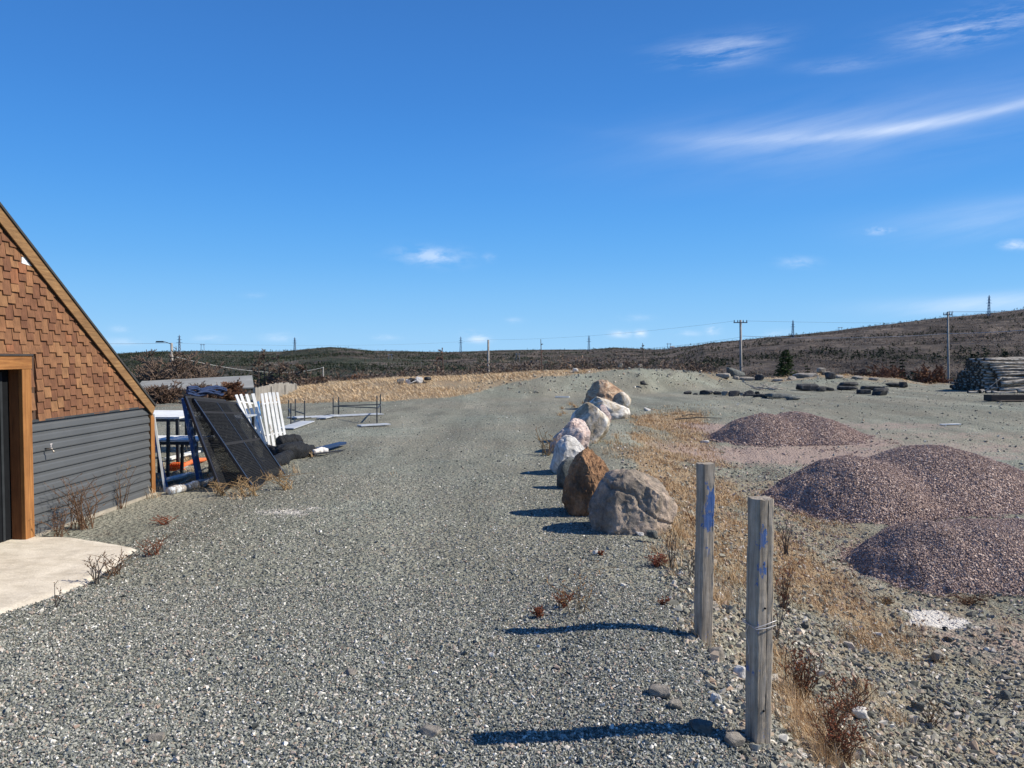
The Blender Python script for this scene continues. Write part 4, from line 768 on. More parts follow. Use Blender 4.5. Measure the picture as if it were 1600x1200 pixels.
# ------------------------------------------------------------ log pile
M_LOG=None
def m_log():
    m,_,_=mat('pale_bark',.85,.15); t=T(m); a=t.noise(3,7,.7,t.co((.6,5,5))); col=t.ramp(a,[(.36,(.05,.043,.037)),(.47,(.24,.215,.19)),(.60,(.48,.45,.40)),(.8,(.70,.67,.61))]); t.done(col,t.bump(a,.6,.01)); return m
def m_end():
    m,_,_=mat('log_end_shaded',.9,.1); t=T(m); n=t.noise(6,4,.6); t.done(t.ramp(n,[(.3,(.025,.022,.02)),(.7,(.075,.065,.055))])); return m  # near-black end colour carries the shade on the stack's end faces
M_LOG=m_log(); M_END=m_end()
def log(p,q,r0,r1,seed,label,group='logs stacked in the pile',bend=.06):
    r_=random.Random(seed); p,q=Vector(p),Vector(q); n=9; k=10; o1,o2=r_.uniform(-bend,bend),r_.uniform(-bend,bend); pts=[];rd=[]
    for i in range(n+1):
        f_=i/n; pts.append(p.lerp(q,f_)+Vector((0,o1*math.sin(math.pi*f_),o2*math.sin(math.pi*f_)))); rd.append((r0*(1-f_)+r1*f_)*r_.uniform(.95,1.06))
    mb=MB(); mb.tube(pts,rd,k); o=emit('log',mb,M_LOG,loc=p); o.data.materials.append(M_END); nf=len(o.data.polygons)
    o.data.polygons[nf-1].material_index=1; o.data.polygons[nf-2].material_index=1
    for f_ in o.data.polygons: f_.use_smooth=(f_.index<nf-2)
    return tag(o,label,'log',group)
OC=['bottom','second','third','fourth','fifth','sixth','seventh','eighth','ninth','tenth','eleventh','twelfth']+['%dth'%k for k in range(13,30)]
lx=AT(1549,43.0).x; ly0=43.2; cnt=0; r3=random.Random(12); zz0=H(lx,44.5)
nrow=13
for rowi in range(nrow):
    z=zz0+.08+rowi*.145; frac=(z-zz0)/1.95; wid=3.9*(1-.72*max(frac,0)**1.2)+.1; yst=ly0+.25*frac+(.0 if rowi%2 else .09)
    nlog=min(19,max(3,int(wid/.185)))
    for k in range(nlog):
        cen=1-abs((k+.5)/nlog-.35)*1.3; yy=yst+k*.185+r3.uniform(-.03,.03); rr=r3.choice((.05,.06,.07,.08,.095))*r3.uniform(.9,1.15)
        xx=lx-.35*max(cen,0)*(1-frac*.6)+r3.uniform(-.16,.16)+(r3.uniform(-.5,.3) if frac>.8 else 0)+(r3.uniform(.2,.9) if k==0 and frac<.8 else 0)
        L_=r3.uniform(5,7.5); dy=r3.uniform(-.35,.35); dz=r3.uniform(-.12,.16)
        lab=('topmost' if rowi==nrow-1 else OC[rowi])+' course of the log stack, '+(OC[k]+' log from the near side' if k else 'pale log on the near side')
        log((xx,yy,z+r3.uniform(-.03,.03)),(xx+L_,yy+dy+.24*L_,z+dz),rr,rr*r3.uniform(.65,1.0),900+cnt,lab,bend=.10); cnt+=1
for i,(a,b,c_,d_,rr,lab) in enumerate([(1562,600,1640,592,.13,'thick pale log leaning low against the near side of the stack'),(1560,609,1640,603,.10,'straight pale log second from the ground in front of the stack'),(1588,614,1660,610,.11,'short thick log on the ground at the right edge'),
    (1486,604,1500,602,.12,'short pale log sticking out at the far left of the stack'),(1512,613,1528,612,.07,'small branch piece on the ground in front of the stack'),(1531,613,1537,611,.1,'stubby log end on the ground in front of the stack'),(1540,613,1552,612,.07,'thin log piece at the near foot of the stack'),(1549,614,1588,612,.08,'dark log on the ground below the leaning poles'),(1535,610,1565,590,.03,'thin pole leaning left to right against the stack'),(1563,612,1556,592,.03,'thin pole leaning steeply against the stack')]):
    D=42.2 if i not in (3,) else 46.5; 
    if i in (4,5,6,7): D=41.6
    p=P3(a,b,D); q=P3(c_,d_,D+(.4 if i<3 else 0.1)); p.z=max(p.z,H(p.x,p.y)+rr*.9) if i<8 else H(p.x,p.y); q.z=max(q.z,H(q.x,q.y)+rr*.9); log(p,q,rr,rr*.85,1200+i,lab,'loose logs around the stack')
for (a,b,c_,d_,lab) in ((1572,629,1592,627,'dark flat board on the yard near the right edge'),(1590,630,1604,624,'dark brown block standing at the right edge of the yard')):
    p,q=G(a,b),G(c_,d_); h_=.05 if a<1585 else .28; tag(emit('timber_piece',MB().box(((p+q)/2+Vector((0,0,h_/2+.02))),((q-p).length*.9,.5,h_),Matrix.Rotation(.1,3,'Z')),m_wood('dark_timber'+str(a),[(.3,(.03,.025,.022)),(.7,(.09,.07,.055))],axis=0),loc=p,bevel=.01),lab,'timber')
# sticks of brush left of centre right
r4=random.Random(5)
for i in range(16):
    px=1176+i*2.2+r4.uniform(0,1); py=611-r4.uniform(0,4); p=G(px,py); a=r4.uniform(-.5,.5)+(math.pi if r4.random()<.4 else 0); L_=r4.uniform(.5,1.1); q=p+Vector((math.cos(a)*L_,math.sin(a)*L_*.6,0)); q.z=H(q.x,q.y)+r4.uniform(.05,.38); mid=(p+q)/2+Vector((0,0,r4.uniform(-.05,.1))); p.z+=.06
    tag(emit('dead_branch',MB().tube([p,mid,q],[.035,.03,.018],6),M_LOG,loc=p,smooth=True),(['leftmost']+OC[1:]) [i]+' bleached branch from the left in the loose heap behind the black stones' if i else 'leftmost bleached branch in the loose heap behind the black stones','branch','bleached branches in a loose heap')
p=G(878,622); tag(emit('flat_stick',MB().bar(p+Vector((-.3,.1,.05)),p+Vector((.35,-.1,.06)),.1,.05),M_WHT,loc=p),'pale stick lying on the gravel left of the far boulders','stick')
for i,(a,b,c_,d_,lab) in enumerate([(1055,656,1128,655,'long thin dark branch lying at the left of the farthest pile'),(1066,651,1092,650,'dark branch lying crosswise behind the long thin one'),(1470,665,1500,664,'thin white board lying on the far yard'),(1575,628,1560,630,'dark scrap of wood by the right edge')]):
    p,q=G(a,b),G(c_,d_); m_=p.lerp(q,.5)+Vector((0,.1,.06)); tag(emit('thin_branch' if i!=2 else 'white_board',MB().tube([p+Vector((0,0,.02)),m_,q+Vector((0,0,.03))],[.025,.02,.01],6) if i!=2 else MB().bar(p+Vector((0,0,.03)),q+Vector((0,0,.03)),.12,.03),M_WHT if i==2 else m_flat('dark_branch'+str(i),(.05,.045,.04),.9),loc=p),lab,'branch' if i!=2 else 'board')
# ------------------------------------------------------------ grass
M_GR=m_grass()
def blades(name,P,Lh,Wd,label,tuft=10,spread=.05,wind=.35,kind='stuff',lo=0.0):
    n=len(P); P=np.repeat(P,tuft,0); Lh=np.repeat(Lh,tuft)*rng.uniform(.5,1.15,n*tuft); Wd=np.repeat(Wd,tuft)*rng.uniform(.7,1.3,n*tuft); N2=len(P)
    sp_=np.repeat(spread,n*tuft) if np.isscalar(spread) else np.repeat(spread,tuft); x=P[:,0]+rng.normal(0,1,N2)*sp_; y=P[:,1]+rng.normal(0,1,N2)*sp_; z=Hn(x,y)-.01
    a=rng.uniform(0,2*np.pi,N2); tilt=np.abs(rng.normal(.55,.38,N2)); dx=np.cos(a)*np.sin(tilt)-wind*.8; dy=np.sin(a)*np.sin(tilt)-.1; dz=np.cos(tilt)*.8+.15
    b=np.stack([x,y,z],1); d1=np.stack([dx*.6,dy*.6,dz*1.1],1); d2=np.stack([dx*1.3,dy*1.3,dz*.55],1); p1=b+d1*(Lh*.5)[:,None]; p2=p1+d2*(Lh*.5)[:,None]
    fa=rng.uniform(0,np.pi,N2); sd_=np.stack([np.cos(fa),np.sin(fa)*.6,0*fa],1)*(Wd/2)[:,None]
    V=np.stack([b-sd_,b+sd_,p1+sd_*.8,p1-sd_*.8,p2],1).reshape(-1,3); o=(np.arange(N2)*5)[:,None]
    Ft=np.concatenate([o+np.array([[0,1,2]]),o+np.array([[0,2,3]]),o+np.array([[3,2,4]])]); c=np.clip(rng.beta(2.4,1.8,N2)+lo,0,1)
    return tag(npmesh(name,V,Ft,M_GR,rnd=np.repeat(c,5)),label,'grass',kind=kind)
def grass_pts(n,y0,y1,thr,power=1.2,px0=350,px1=1640,rect=None):
    y=(y0**(2-power)+rng.random(n)*(y1**(2-power)-y0**(2-power)))**(1/(2-power)); px=rng.uniform(px0,px1,n); x=(px-800)/F*y
    w=straw_w(x,y); cl=fbm(x*2.4,y*2.4,s=88,o=3); k=(w+.35*cl>thr+rng.random(n)*.35); return np.stack([x[k],y[k],0*x[k]],1)
P1=np.concatenate([grass_pts(3000,3.6,8,.55),grass_pts(9500,7.3,14,.22)]); L1=.06+.10*rng.random(len(P1))**1.5; P2=grass_pts(12000,13,34,.30); L2=.07+.09*rng.random(len(P2))
P3_=grass_pts(24000,34,60,.74,1.0); L3=.10+.16*rng.random(len(P3_))
blades('grass',P3_,L3,np.interp(P3_[:,1],[30,60],[.022,.04]),'pale flattened straw along the berm',tuft=16,spread=.28,wind=1.0,lo=.28)
PP=np.concatenate([P1,P2]); LL=np.concatenate([L1,L2]); WW=np.interp(PP[:,1],[4,12,30,60],[.0035,.007,.018,.04]); SPp=np.interp(PP[:,1],[4,12,30,60],[.05,.09,.2,.35])
blades('grass',PP,LL,WW,'dry straw coloured grass over the bank',tuft=14,spread=SPp)
gp=[]
for (px,py,n_) in ((1045,850,16),(1035,800,14),(1060,830,12),(1042,820,16),(1050,880,8),(1110,930,10),(1125,900,8),(1130,940,8),(1222,1040,12),(1240,1085,14),(1245,1120,16),(1262,1150,16),(1235,1090,10),(1280,1170,14),(1300,1190,12),(1275,1110,8),(1400,1135,4),(1350,1085,5),(1385,770,3),(1250,790,6),(1215,780,6),(1340,797,3),(1385,797,3),(1355,1180,4),(1560,990,3),(945,690,8),(985,650,5),(880,640,6),(268,748,8),(300,742,10),(330,752,10),(345,745,8),(290,725,8),(375,765,6),(430,745,5),(248,770,4),(480,700,2),(1180,1015,3),(1100,1000,3),(925,640,4)):
    for _ in range(n_): g=G(px+random.gauss(0,13),py+random.gauss(0,9)); gp.append(g[:])
gp=np.array(gp); blades('grass_tufts',gp,.14+.12*rng.random(len(gp)),np.interp(gp[:,1],[4,12,30],[.003,.007,.018]),'taller dry grass tufts beside the boulders and posts',tuft=26,spread=.045,lo=.1)
# ------------------------------------------------------------ dry weeds (things)
def shrub(name,label,loc,h,wid,n,seed,c1,c2,buds=True,group=None,cat='dry weed',tw=.0022,lean=(0,0)):
    r_=random.Random(seed); loc=Vector(loc); t=thing(name,label,cat,loc,group); st=MB(); bd=MB()
    for i in range(n):
        a=r_.uniform(0,2*math.pi); sp_=r_.uniform(.2,1)*wid; p=loc+Vector((r_.gauss(0,wid*.15),r_.gauss(0,wid*.15),-.01)); tip=loc+Vector((math.cos(a)*sp_+lean[0],math.sin(a)*sp_*.8+lean[1],h*r_.uniform(.5,1)))
        mid=p.lerp(tip,.5)+Vector((r_.gauss(0,.15*wid),r_.gauss(0,.15*wid),.12*h)); pts=[p,p.lerp(mid,.6),mid,mid.lerp(tip,.5)+Vector((0,0,.02*h)),tip]; st.tube(pts,[tw*1.5,tw*1.2,tw,tw*.8,tw*.5],4,False)
        for j in range(r_.randint(2,5)):
            f_=r_.uniform(.3,.95); b=mid.lerp(tip,f_) if r_.random()<.6 else p.lerp(mid,f_); q=b+Vector((r_.gauss(0,.25*wid),r_.gauss(0,.25*wid),r_.uniform(.05,.28)*h)); st.tube([b,q],[tw*.7,tw*.4],3,False)
            if buds:
                for _ in range(r_.randint(2,5)):
                    c=b.lerp(q,r_.uniform(.3,1)); s_=r_.uniform(.6,1.4)*.0075*(1+tw*60); d=Vector((r_.gauss(0,1),r_.gauss(0,1),r_.gauss(0,1))).normalized(); u=d.orthogonal().normalized(); w=d.cross(u)
                    bd.add([c-d*s_,c+u*s_*.5,c+d*s_,c-u*s_*.5,c+w*s_*.5],[(0,1,4),(1,2,4),(2,3,4),(3,0,4),(0,1,2,3)])
    emit('stems',st,m_flat('stem_'+name+str(seed),c1,.85,.1),t)
    if buds and bd.v: emit('seed_heads' if 'weed' in name else 'leaves',bd,m_flat('buds_'+name+str(seed),c2,.85,.1,0,.4),t)
    return t
BR=(.17,.10,.06); RD=(.22,.075,.04); TN=(.34,.23,.12); GY=(.12,.10,.085)
WL='dry weeds and bushes'
for i,(px,py,hp,wp_,n,c1,c2,lab,tw) in enumerate([
 (130,826,75,50,30,BR,BR,'tangled dry weeds growing along the foot of the siding',.0030),(190,795,70,34,9,BR,TN,'sparse tall dry stalks near the shed corner',.0024),(95,838,40,34,14,BR,BR,'small brown weeds beside the door post',.0026),
 (152,912,42,26,7,GY,BR,'dark budded twig standing at the edge of the concrete pad',.0040),(178,900,34,40,12,BR,BR,'spreading brown twig right of the budded one',.0026),(85,950,38,20,3,GY,BR,'single thin twig at the lower edge of the concrete pad',.0030),(238,868,26,28,14,RD,BR,'low reddish weed at the tip of the concrete pad',.0028),
 (255,820,14,24,12,RD,RD,'flat rust coloured weed on the gravel off the shed corner',.0028),(390,775,30,46,14,TN,BR,'brown weeds at the foot of the black mesh gates',.0035),(450,765,24,46,12,TN,BR,'tan weeds on the gravel below the netting roll',.0035),(345,775,24,30,10,TN,BR,'brown weeds under the lower mesh gate',.0035),
 (905,960,70,55,9,TN,(.38,.20,.08),'dried weed with ochre tips standing alone on the drive',.0022),(842,965,16,12,22,RD,RD,'small round rust red clump left of the ochre weed',.0025),(880,950,26,24,18,RD,(.20,.08,.04),'drooping dark red weed beside the ochre weed',.0024),
 (1028,885,16,26,26,RD,(.26,.07,.04),'low red patch of weed left of the far post',.0024),(1050,890,70,16,6,GY,BR,'dark upright weed stem left of the far post',.0032),(1080,905,60,16,6,GY,BR,'second dark weed stem close to the far post',.0028),(1035,945,10,12,10,RD,RD,'tiny rust weed on the gravel left of the far post',.0025),
 (1228,870,50,26,9,GY,GY,'bare twiggy bush right of the top of the wired post',.0035),(1215,1000,80,30,6,GY,RD,'tall thin dark stems just right of the wired post',.0028),(1250,1095,80,48,34,BR,(.25,.09,.045),'dense red brown bush on the bank right of the wired post',.0026),(1295,1150,60,48,24,BR,(.26,.10,.05),'red brown bush lower on the bank near the bottom edge',.0026),
 (1330,1120,60,40,22,BR,RD,'sparse brown bush right of the dense red one',.0026),(1225,950,60,30,20,BR,RD,'loose brown weed between the wired post and the bank',.0026),(1310,1190,60,50,40,BR,RD,'brown weeds at the bottom of the bank, lowest in view',.0026),
 (1445,868,10,12,12,TN,TN,'little straw weed at the left foot of the nearest pile',.003),(1385,945,12,18,14,TN,BR,'low tan weed between the nearest pile and the white patch',.003),(1515,945,14,34,26,BR,(.10,.05,.03),'dark brown weed patch at the foot of the nearest pile',.003),(1455,1135,36,26,12,GY,BR,'thin grey weed on the bank at lower right',.0026),
 (856,712,40,26,10,TN,BR,'thin dry weed beside the white blocky boulder',.004),(1090,825,34,20,14,RD,BR,'reddish weeds in the straw behind the far post',.0035),(940,868,7,9,10,RD,RD,'tiny red weed on the drive before the big boulder',.003)]):
    g=G(px,py); s=g.y/F; shrub('dry_weed',lab,g,hp*s*1.1,wp_*s,n,600+i,c1,c2,group=WL,tw=tw*max(1,g.y/8))
# brush bushes and bare trees on the brow
def bare_tree(px,D,top_py,wpx,seed,label,c=(.13,.085,.06),lean=-.15,name='bare_tree',dens=1.0,trunks=3,tw=None):
    r_=random.Random(seed); base=AT(px,D); topz=ZP(top_py,D); h=max(topz-base.z,.8); w=wpx*D/F; t=thing(name,label,'tree' if name=='bare_tree' else 'bush',base,'bare brown trees and bushes beyond the yard'); tr=MB(); cr=MB(); tw=(tw or D*.00042)*1.35; wpx=wpx*1.7
    def twig(b,d,L_,lev):
        q=b+d*L_; mid=b.lerp(q,.5)+Vector((r_.gauss(0,.05),r_.gauss(0,.05),r_.gauss(0,.05)))*L_; (tr if lev<2 else cr).tube([b,mid,q],[max(tw*(1.9-lev*.45),tw*.75),max(tw*(1.6-lev*.4),tw*.7),tw*.55],4 if lev<2 else 3,False)
        if lev>=3: return
        for i in range(int((5 if lev<2 else 4)*dens+r_.random())):
            f_=r_.uniform(.3,1); d2=(d+Vector((r_.gauss(lean*.7,.55),r_.gauss(0,.55),r_.gauss(.12,.4)))).normalized(); twig(b.lerp(q,f_),d2,L_*r_.uniform(.35,.6),lev+1)
    for k in range(trunks):
        b=base+Vector((r_.gauss(0,w*.18),r_.gauss(0,w*.12),-.2)); tip=base+Vector((r_.gauss(lean*h*.4,w*.22),r_.gauss(0,w*.2),h*(r_.uniform(.72,1) if k else 1))); mid=b.lerp(tip,.5)+Vector((r_.gauss(0,w*.06),0,0)); tr.tube([b,mid,tip],[tw*3.4,tw*2.2,tw*.7],5,False)
        for i in range(int(24*dens)):
            f_=r_.uniform(.12,.97); p=(b.lerp(mid,f_*2) if f_<.5 else mid.lerp(tip,f_*2-1)); a=r_.uniform(0,2*math.pi); d=Vector((math.cos(a)+lean*2,math.sin(a),r_.uniform(.0,.7))).normalized(); twig(p,d,w*.62*(1.1-f_*.7)*r_.uniform(.5,1.1),1)
    emit('trunk',tr,m_flat('bark_'+str(seed),(c[0]*.8,c[1]*.85,c[2]*.9),.9,.1),t); emit('crown',cr,m_flat('twigs_'+str(seed),c,.9,.1,0,.35,2),t); return t
for a in [(238,50,546,34,1,'bare windswept tree whose top shows left of the lamp pole'),(262,44,552,74,2,'broad bare brown tree in front of the lamp pole, left side'),(305,46,558,66,3,'wide bare brown tree right of the lamp pole'),(335,52,566,40,4,'lower bare tree over the grey roof'),
    (412,56,552,34,5,'bare tree with a tip above the skyline over the white pickets'),(448,56,556,46,6,'dense bare brown tree behind the grey board fence'),(482,60,566,36,7,'bare brown tree right of the board fence'),(692,62,543,26,8,'reddish bare tree alone on the brow left of centre'),
    (851,72,530,14,9,'thin leaning bare tree right of centre'),(1015,74,536,20,10,'bare bushy tree behind the berm with a tip on the skyline'),(1040,72,556,26,11,'low bare tree right of the skyline bush'),(690,60,560,22,12,'small bare tree at the foot of the reddish one'),(870,70,560,22,13,'low bare shrubby tree right of the thin leaning one')]:
    bare_tree(a[0],a[1],a[2],a[3],a[4],a[5],c=(.20,.115,.08) if a[4] in (8,9,12) else (.16,.115,.088),dens=1.0 if a[4]<8 else .8,trunks=4 if a[3]>30 else 2)
for i,(px,D,ty,w,lab) in enumerate([(362,36.5,597,36,'rust brown bush beside the end of the grey roof'),(255,36,604,46,'brown bush below the broad bare tree by the shed'),(318,36,606,50,'brown bush in front of the grey roof'),(520,54,584,50,'long brown bush left of the small spruce'),(560,54,586,36,'rust tipped bush in front of the small spruce'),(480,50,590,40,'brown bush right above the board fence'),(600,58,584,34,'dark bush right of the small spruce'),(640,60,582,34,'dark bush behind the straw group of rocks'),(740,64,575,44,'brown bush behind the straw crest left of the thin pole'),(800,66,572,44,'brown bush behind the straw crest right of the thin pole'),(930,72,565,50,'brown bush behind the crest above the boulders'),(985,72,562,40,'brown bush left of the perched stone'),(1090,72,566,50,'brown bush behind the berm left of the tall pole'),(1390,76,572,60,'red brown bushes behind the far black slabs'),(1460,76,574,60,'red brown bush at the foot of the right pole'),(1330,76,574,50,'brown bush right of the spruce')]):
    bare_tree(px,D,ty,w,40+i,lab,c=(.22,.12,.075) if i in (0,4,13,14) else (.155,.105,.078),name='bare_bush',lean=-.05,dens=1.0,trunks=7,tw=D*.00036)
def conifer(px,D,top_py,wpx,seed,label,base_py=None,col=(.050,.078,.028)):
    r_=random.Random(seed); base=AT(px,D); 
    if base_py: base.z=min(base.z,ZP(base_py,D))
    h=ZP(top_py,D)-base.z; w=wpx*D/F/2; t=thing('spruce_tree',label,'tree',base,'spruces beyond the yard'); tr=MB(); tr.tube([base-Vector((0,0,.2)),base+Vector((0,0,h*.55)),base+Vector((.03,0,h))],[.09*h/3,.05*h/3,.01],6); emit('trunk',tr,m_flat('spruce_bark'+str(seed),(.09,.065,.05),.9),t)
    V=[];rn=[];mb=MB(); lv=int(19)
    for i in range(lv):
        f_=i/lv; z=h*(.03+.95*f_); rad_=w*(1-f_)**.85*r_.uniform(.8,1.12)+.03; nb=int(9*(1-f_)+4)
        for k in range(nb):
            a=r_.uniform(0,6.28); L_=rad_*r_.uniform(.65,1.2); d=Vector((math.cos(a),math.sin(a),0)); b=base+Vector((0,0,z)); tip=b+d*L_+Vector((0,0,L_*r_.uniform(-.10,.22)))
            for j in range(20):
                g_=r_.uniform(.1,1); c=b.lerp(tip,g_)-Vector((0,0,.12*L_*math.sin(g_*3.14))); s_=D*.0011*r_.uniform(.6,1.6)*1.6; side=Vector((-d.y,d.x,0))*r_.choice((-1,1)); o=(side*r_.uniform(.4,1)+d*.7+Vector((0,0,r_.uniform(-.5,.3)))).normalized()*s_*(1.3-g_*.5)*1.6; u=Vector((r_.gauss(0,1),r_.gauss(0,1),r_.gauss(0,1))).normalized()*s_*.35
                mb.add([c-u,c+u,c+o],[(0,1,2)])
    emit('crown',mb,m_flat('spruce_needles'+str(seed),col,.8,.15,0,.4,3),t)
conifer(1227,58,544,38,1,'young dark green spruce on the berm right of the tall pole',582)
conifer(572,62,578,22,2,'small spruce poking above brown bushes left of centre',600)
for i,(px,D,ty,w) in enumerate([(1262,150,566,12),(1410,180,556,14),(1395,190,560,12),(1520,260,548,14),(1570,300,545,12)]): conifer(px,D,ty,w,10+i,['tiny spruce right of the main spruce on the slope','small dark spruce on the hillside left of the right pole','smaller dark spruce beside the hillside one','far spruce on the hill above the log stack','farthest small spruce at the right edge'][i],None,(.03,.045,.02))
# ------------------------------------------------------------ far woods and scrub (stuff)
def clumps(name,n,D0,D1,px0,px1,hs,cr,label,cat,nt=16,greenf=None,ts=None):
    u=rng.random(n); D=D0*(D1/D0)**u; px=rng.uniform(px0,px1,n); x=(px-800)/F*D; y=D; msk=(fbm(x/45,y/45,s=71,o=4)+.25*rng.random(n)>-.05)&(D>2400/(np.interp(px,*YB)-HZ)+10.5); x,y,px=x[msk],y[msk],px[msk]; z=Hn(x,y); n=len(x)
    gm=(fbm(x/90,y/90,s=73,o=3)+greenf(px)+rng.normal(0,.12,n))>0; hh=hs*rng.uniform(.5,1.3,n)*np.where(gm,1.15,.8)*(y/300)**.25; ww=hh*np.where(gm,.30,.55)
    N2=n*nt; f_=rng.random(N2)**.9; H2=np.repeat(hh,nt); W2=np.repeat(ww,nt); G2=np.repeat(gm,nt); prof=np.where(G2,1.02-f_,np.sqrt(np.clip(1-(f_*1.6-.6)**2,0,1))); a=rng.uniform(0,2*np.pi,N2); rr=prof*W2*rng.uniform(.5,1,N2)
    c=np.stack([np.repeat(x,nt)+np.cos(a)*rr,np.repeat(y,nt)+np.sin(a)*rr,np.repeat(z,nt)+f_*H2],1); s_=(H2*(np.where(G2,.17,.15) if ts is None else ts))[:,None,None]; tri=rng.normal(0,1,(N2,3,3))*s_*np.array([1,1,.8]); V=(c[:,None,:]+tri).reshape(-1,3); Ft=np.arange(N2*3).reshape(-1,3)
    cc=np.where(gm,rng.uniform(0,.38,n),rng.uniform(.42,1,n)); cc=np.repeat(cc,nt)+rng.normal(0,.03,N2); return tag(npmesh(name,V,Ft,cr,rnd=np.clip(np.repeat(cc,3),0,1)),label,cat,kind='stuff')
M_SC=m_scrub()
gf=lambda px: np.interp(px,[150,500,700,900,1100,1300,2000],[.20,.16,.02,-.05,-.2,-.22,-.22])
clumps('brushwood',2600,46,74,120,1120,1.9,M_SC,'brown brushwood on the slope just behind the berm','brush',46,lambda px:px*0-.9,.055)
clumps('brushwood',1500,60,84,1080,1700,2.3,M_SC,'reddish brushwood in the dip in front of the right hill','brush',46,lambda px:px*0-.9,.055)
clumps('woodland',9000,70,380,-100,1750,3.6,M_SC,'dark scrub and low woods in the near valley','woods',18,gf)
clumps('scrubland',36000,380,1600,-100,1750,2.1,M_SC,'brown scrub and dark evergreens over the far slopes','scrub',10,gf)
clumps('far_woods',22000,1400,3300,-100,1150,3.0,M_SC,'distant dark woods below the skyline','woods',6,lambda px:gf(px)-.1)
# ------------------------------------------------------------ poles, wires, pylons
M_PW=m_wood('pale_pole_wood',[(.25,(.20,.18,.16)),(.5,(.31,.285,.255)),(.75,(.40,.375,.34))],.3); M_STL=m_flat('pylon_steel',(.30,.33,.37),.5,.4,.4)
def upole(px,D,top,label,arms=(),r=.13,lean=0,grp='utility poles beyond the yard'):
    b=AT(px-lean,D); b.z-=.3; tp_=P3(px,top,D); t=thing('utility_pole',label,'utility pole',b,grp); emit('pole_shaft',MB().tube([b,tp_],[r*1.15,r*.75],8),M_PW,t,smooth=True)
    for (py,hw) in arms:
        c=P3(px,py,D-.15); emit('crossarm',MB().bar(c-Vector((hw,0,0)),c+Vector((hw,0,0)),.12,.1),M_PW,t)
        for k in (-.92,-.4,.4,.92): emit('insulator',MB().tube([c+Vector((k*hw,0,.05)),c+Vector((k*hw,0,.28))],[.06,.035],6),M_DGR,t)
    return tp_
tA=upole(1157,85,500,'tall utility pole with a crossarm right of centre',((504,.75),),.16,-3); tB=upole(1481,88,487,'utility pole on the right in front of the hill',((492,.5),),.13,-4); tCc=upole(763,120,531,'short utility pole standing left of centre on the brow',(),.20)
tD=upole(268,70,536,'utility pole at the left between bare trees',(),.15,-2); tE=upole(505,140,573,'small distant pole among the bushes at the left',(),.14)
# side bracket with a lamp on the left pole
q=P3(257,534,70); 
lampP=bpy.data.objects[[o.name for o in bpy.data.objects if o.get('label')=='utility pole at the left between bare trees'][0]]
emit('lamp_arm',MB().tube([tD-Vector((0,0,.1)),q],.035,6),M_DGR,lampP); emit('lamp_head',MB().box(P3(250,534,70),(.75,.25,.14),None,.8),M_DGR,lampP)
def wire(p,q,sag,label,r=.018,c=None):
    pts=[p.lerp(q,k/20)-Vector((0,0,sag*4*(k/20)*(1-k/20))) for k in range(21)]; tag(emit('power_line',MB().tube(pts,r,4,False),c or M_WR,loc=p),label,'power line','overhead wires')
M_WR=m_flat('dark_wire',(.12,.13,.14),.6); M_WP=m_flat('pale_wire',(.50,.50,.50),.5)
wire(tD,P3(-60,529,60),.2,'wire running left from the left utility pole',.014); wire(tD,tCc,.5,'wire from the left utility pole to the short pole',.009); wire(tCc,tA-Vector((.6,0,.1)),.5,'wire from the short pole up to the tall pole',.009)
wire(tA+Vector((.6,0,-.1)),P3(1700,500,100),.3,'upper wire running right from the tall pole',.012); wire(P3(1160,525,85),P3(1481,521,88),.35,'pale wire between the tall pole and the right pole',.028,M_WP); wire(P3(1481,521,88),P3(1700,505,80),.25,'pale wire running right from the right pole',.028,M_WP); wire(P3(1481,537,88),P3(1700,527,80),.2,'lower wire running right from the right pole',.018,M_WR)
wire(tB,P3(1700,478,80),.2,'top wire running right from the right pole',.02,M_WP)
wire(P3(268,556,70),P3(505,574,140),1.2,'pale sagging wire from the left pole to the small distant pole',.022,M_WP); wire(tA-Vector((0,0,1.9)),P3(905,548,140),.5,'low wire going left from the tall pole',.012)
def pylon(px,D,top,base_py,label,wpx=9,arms=3):
    x=(px-800)/F*D; b=Vector((x,D,H(x,D)-1)); tz=ZP(top,D); bz=min(b.z,ZP(base_py,D)); b.z=bz; h=tz-bz; t=thing('lattice_tower',label,'transmission tower',b,'transmission towers on the skyline'); r=D*.00022; w0=3.4*D/F; w1=.8*D/F; mb=MB()
    n=7; lv=[]
    for i in range(n+1):
        f_=i/n; w=w0*(1-f_)+w1*f_ if f_<.95 else .1; w/=2; lv.append([b+Vector((sx*w,sy*w,h*f_)) for sx,sy in ((-1,-1),(1,-1),(1,1),(-1,1))])
    for i in range(n):
        for k in range(4): mb.tube([lv[i][k],lv[i+1][k]],r*1.2,4,False); mb.tube([lv[i][k],lv[i+1][(k+1)%4]],r*.7,3,False)
        mb.tube([lv[i+1][0],lv[i+1][1]],r*.7,3,False)
    emit('mast',mb,M_STL,t)
    for k in range(arms):
        z=b.z+h*(.62+.14*k); hw=wpx/1.7*D/F*(1 if k==0 else .75 if k==1 else .55); emit('crossarm',MB().tube([Vector((x-hw,D,z)),Vector((x,D,z+.02*h)),Vector((x+hw,D,z))],[r*1.0,r*1.9,r*1.0],4),M_STL,t)
for (px,D,tp2,bp,lab,w) in [(281,2600,523,556,'lattice tower on the far left skyline',9),(461,2700,527,549,'lattice tower left of the round hilltop',6),(720,2900,526,552,'lattice tower above the valley left of the short pole',6),(920,2900,524,549,'lattice tower on the skyline above the boulders',6),(1238,1250,500,526,'lattice tower on the shoulder of the right hill',6),(1543,1080,461,492,'tallest lattice tower on top of the right hill',8)]:
    pylon(px,D,tp2,bp,lab,w)
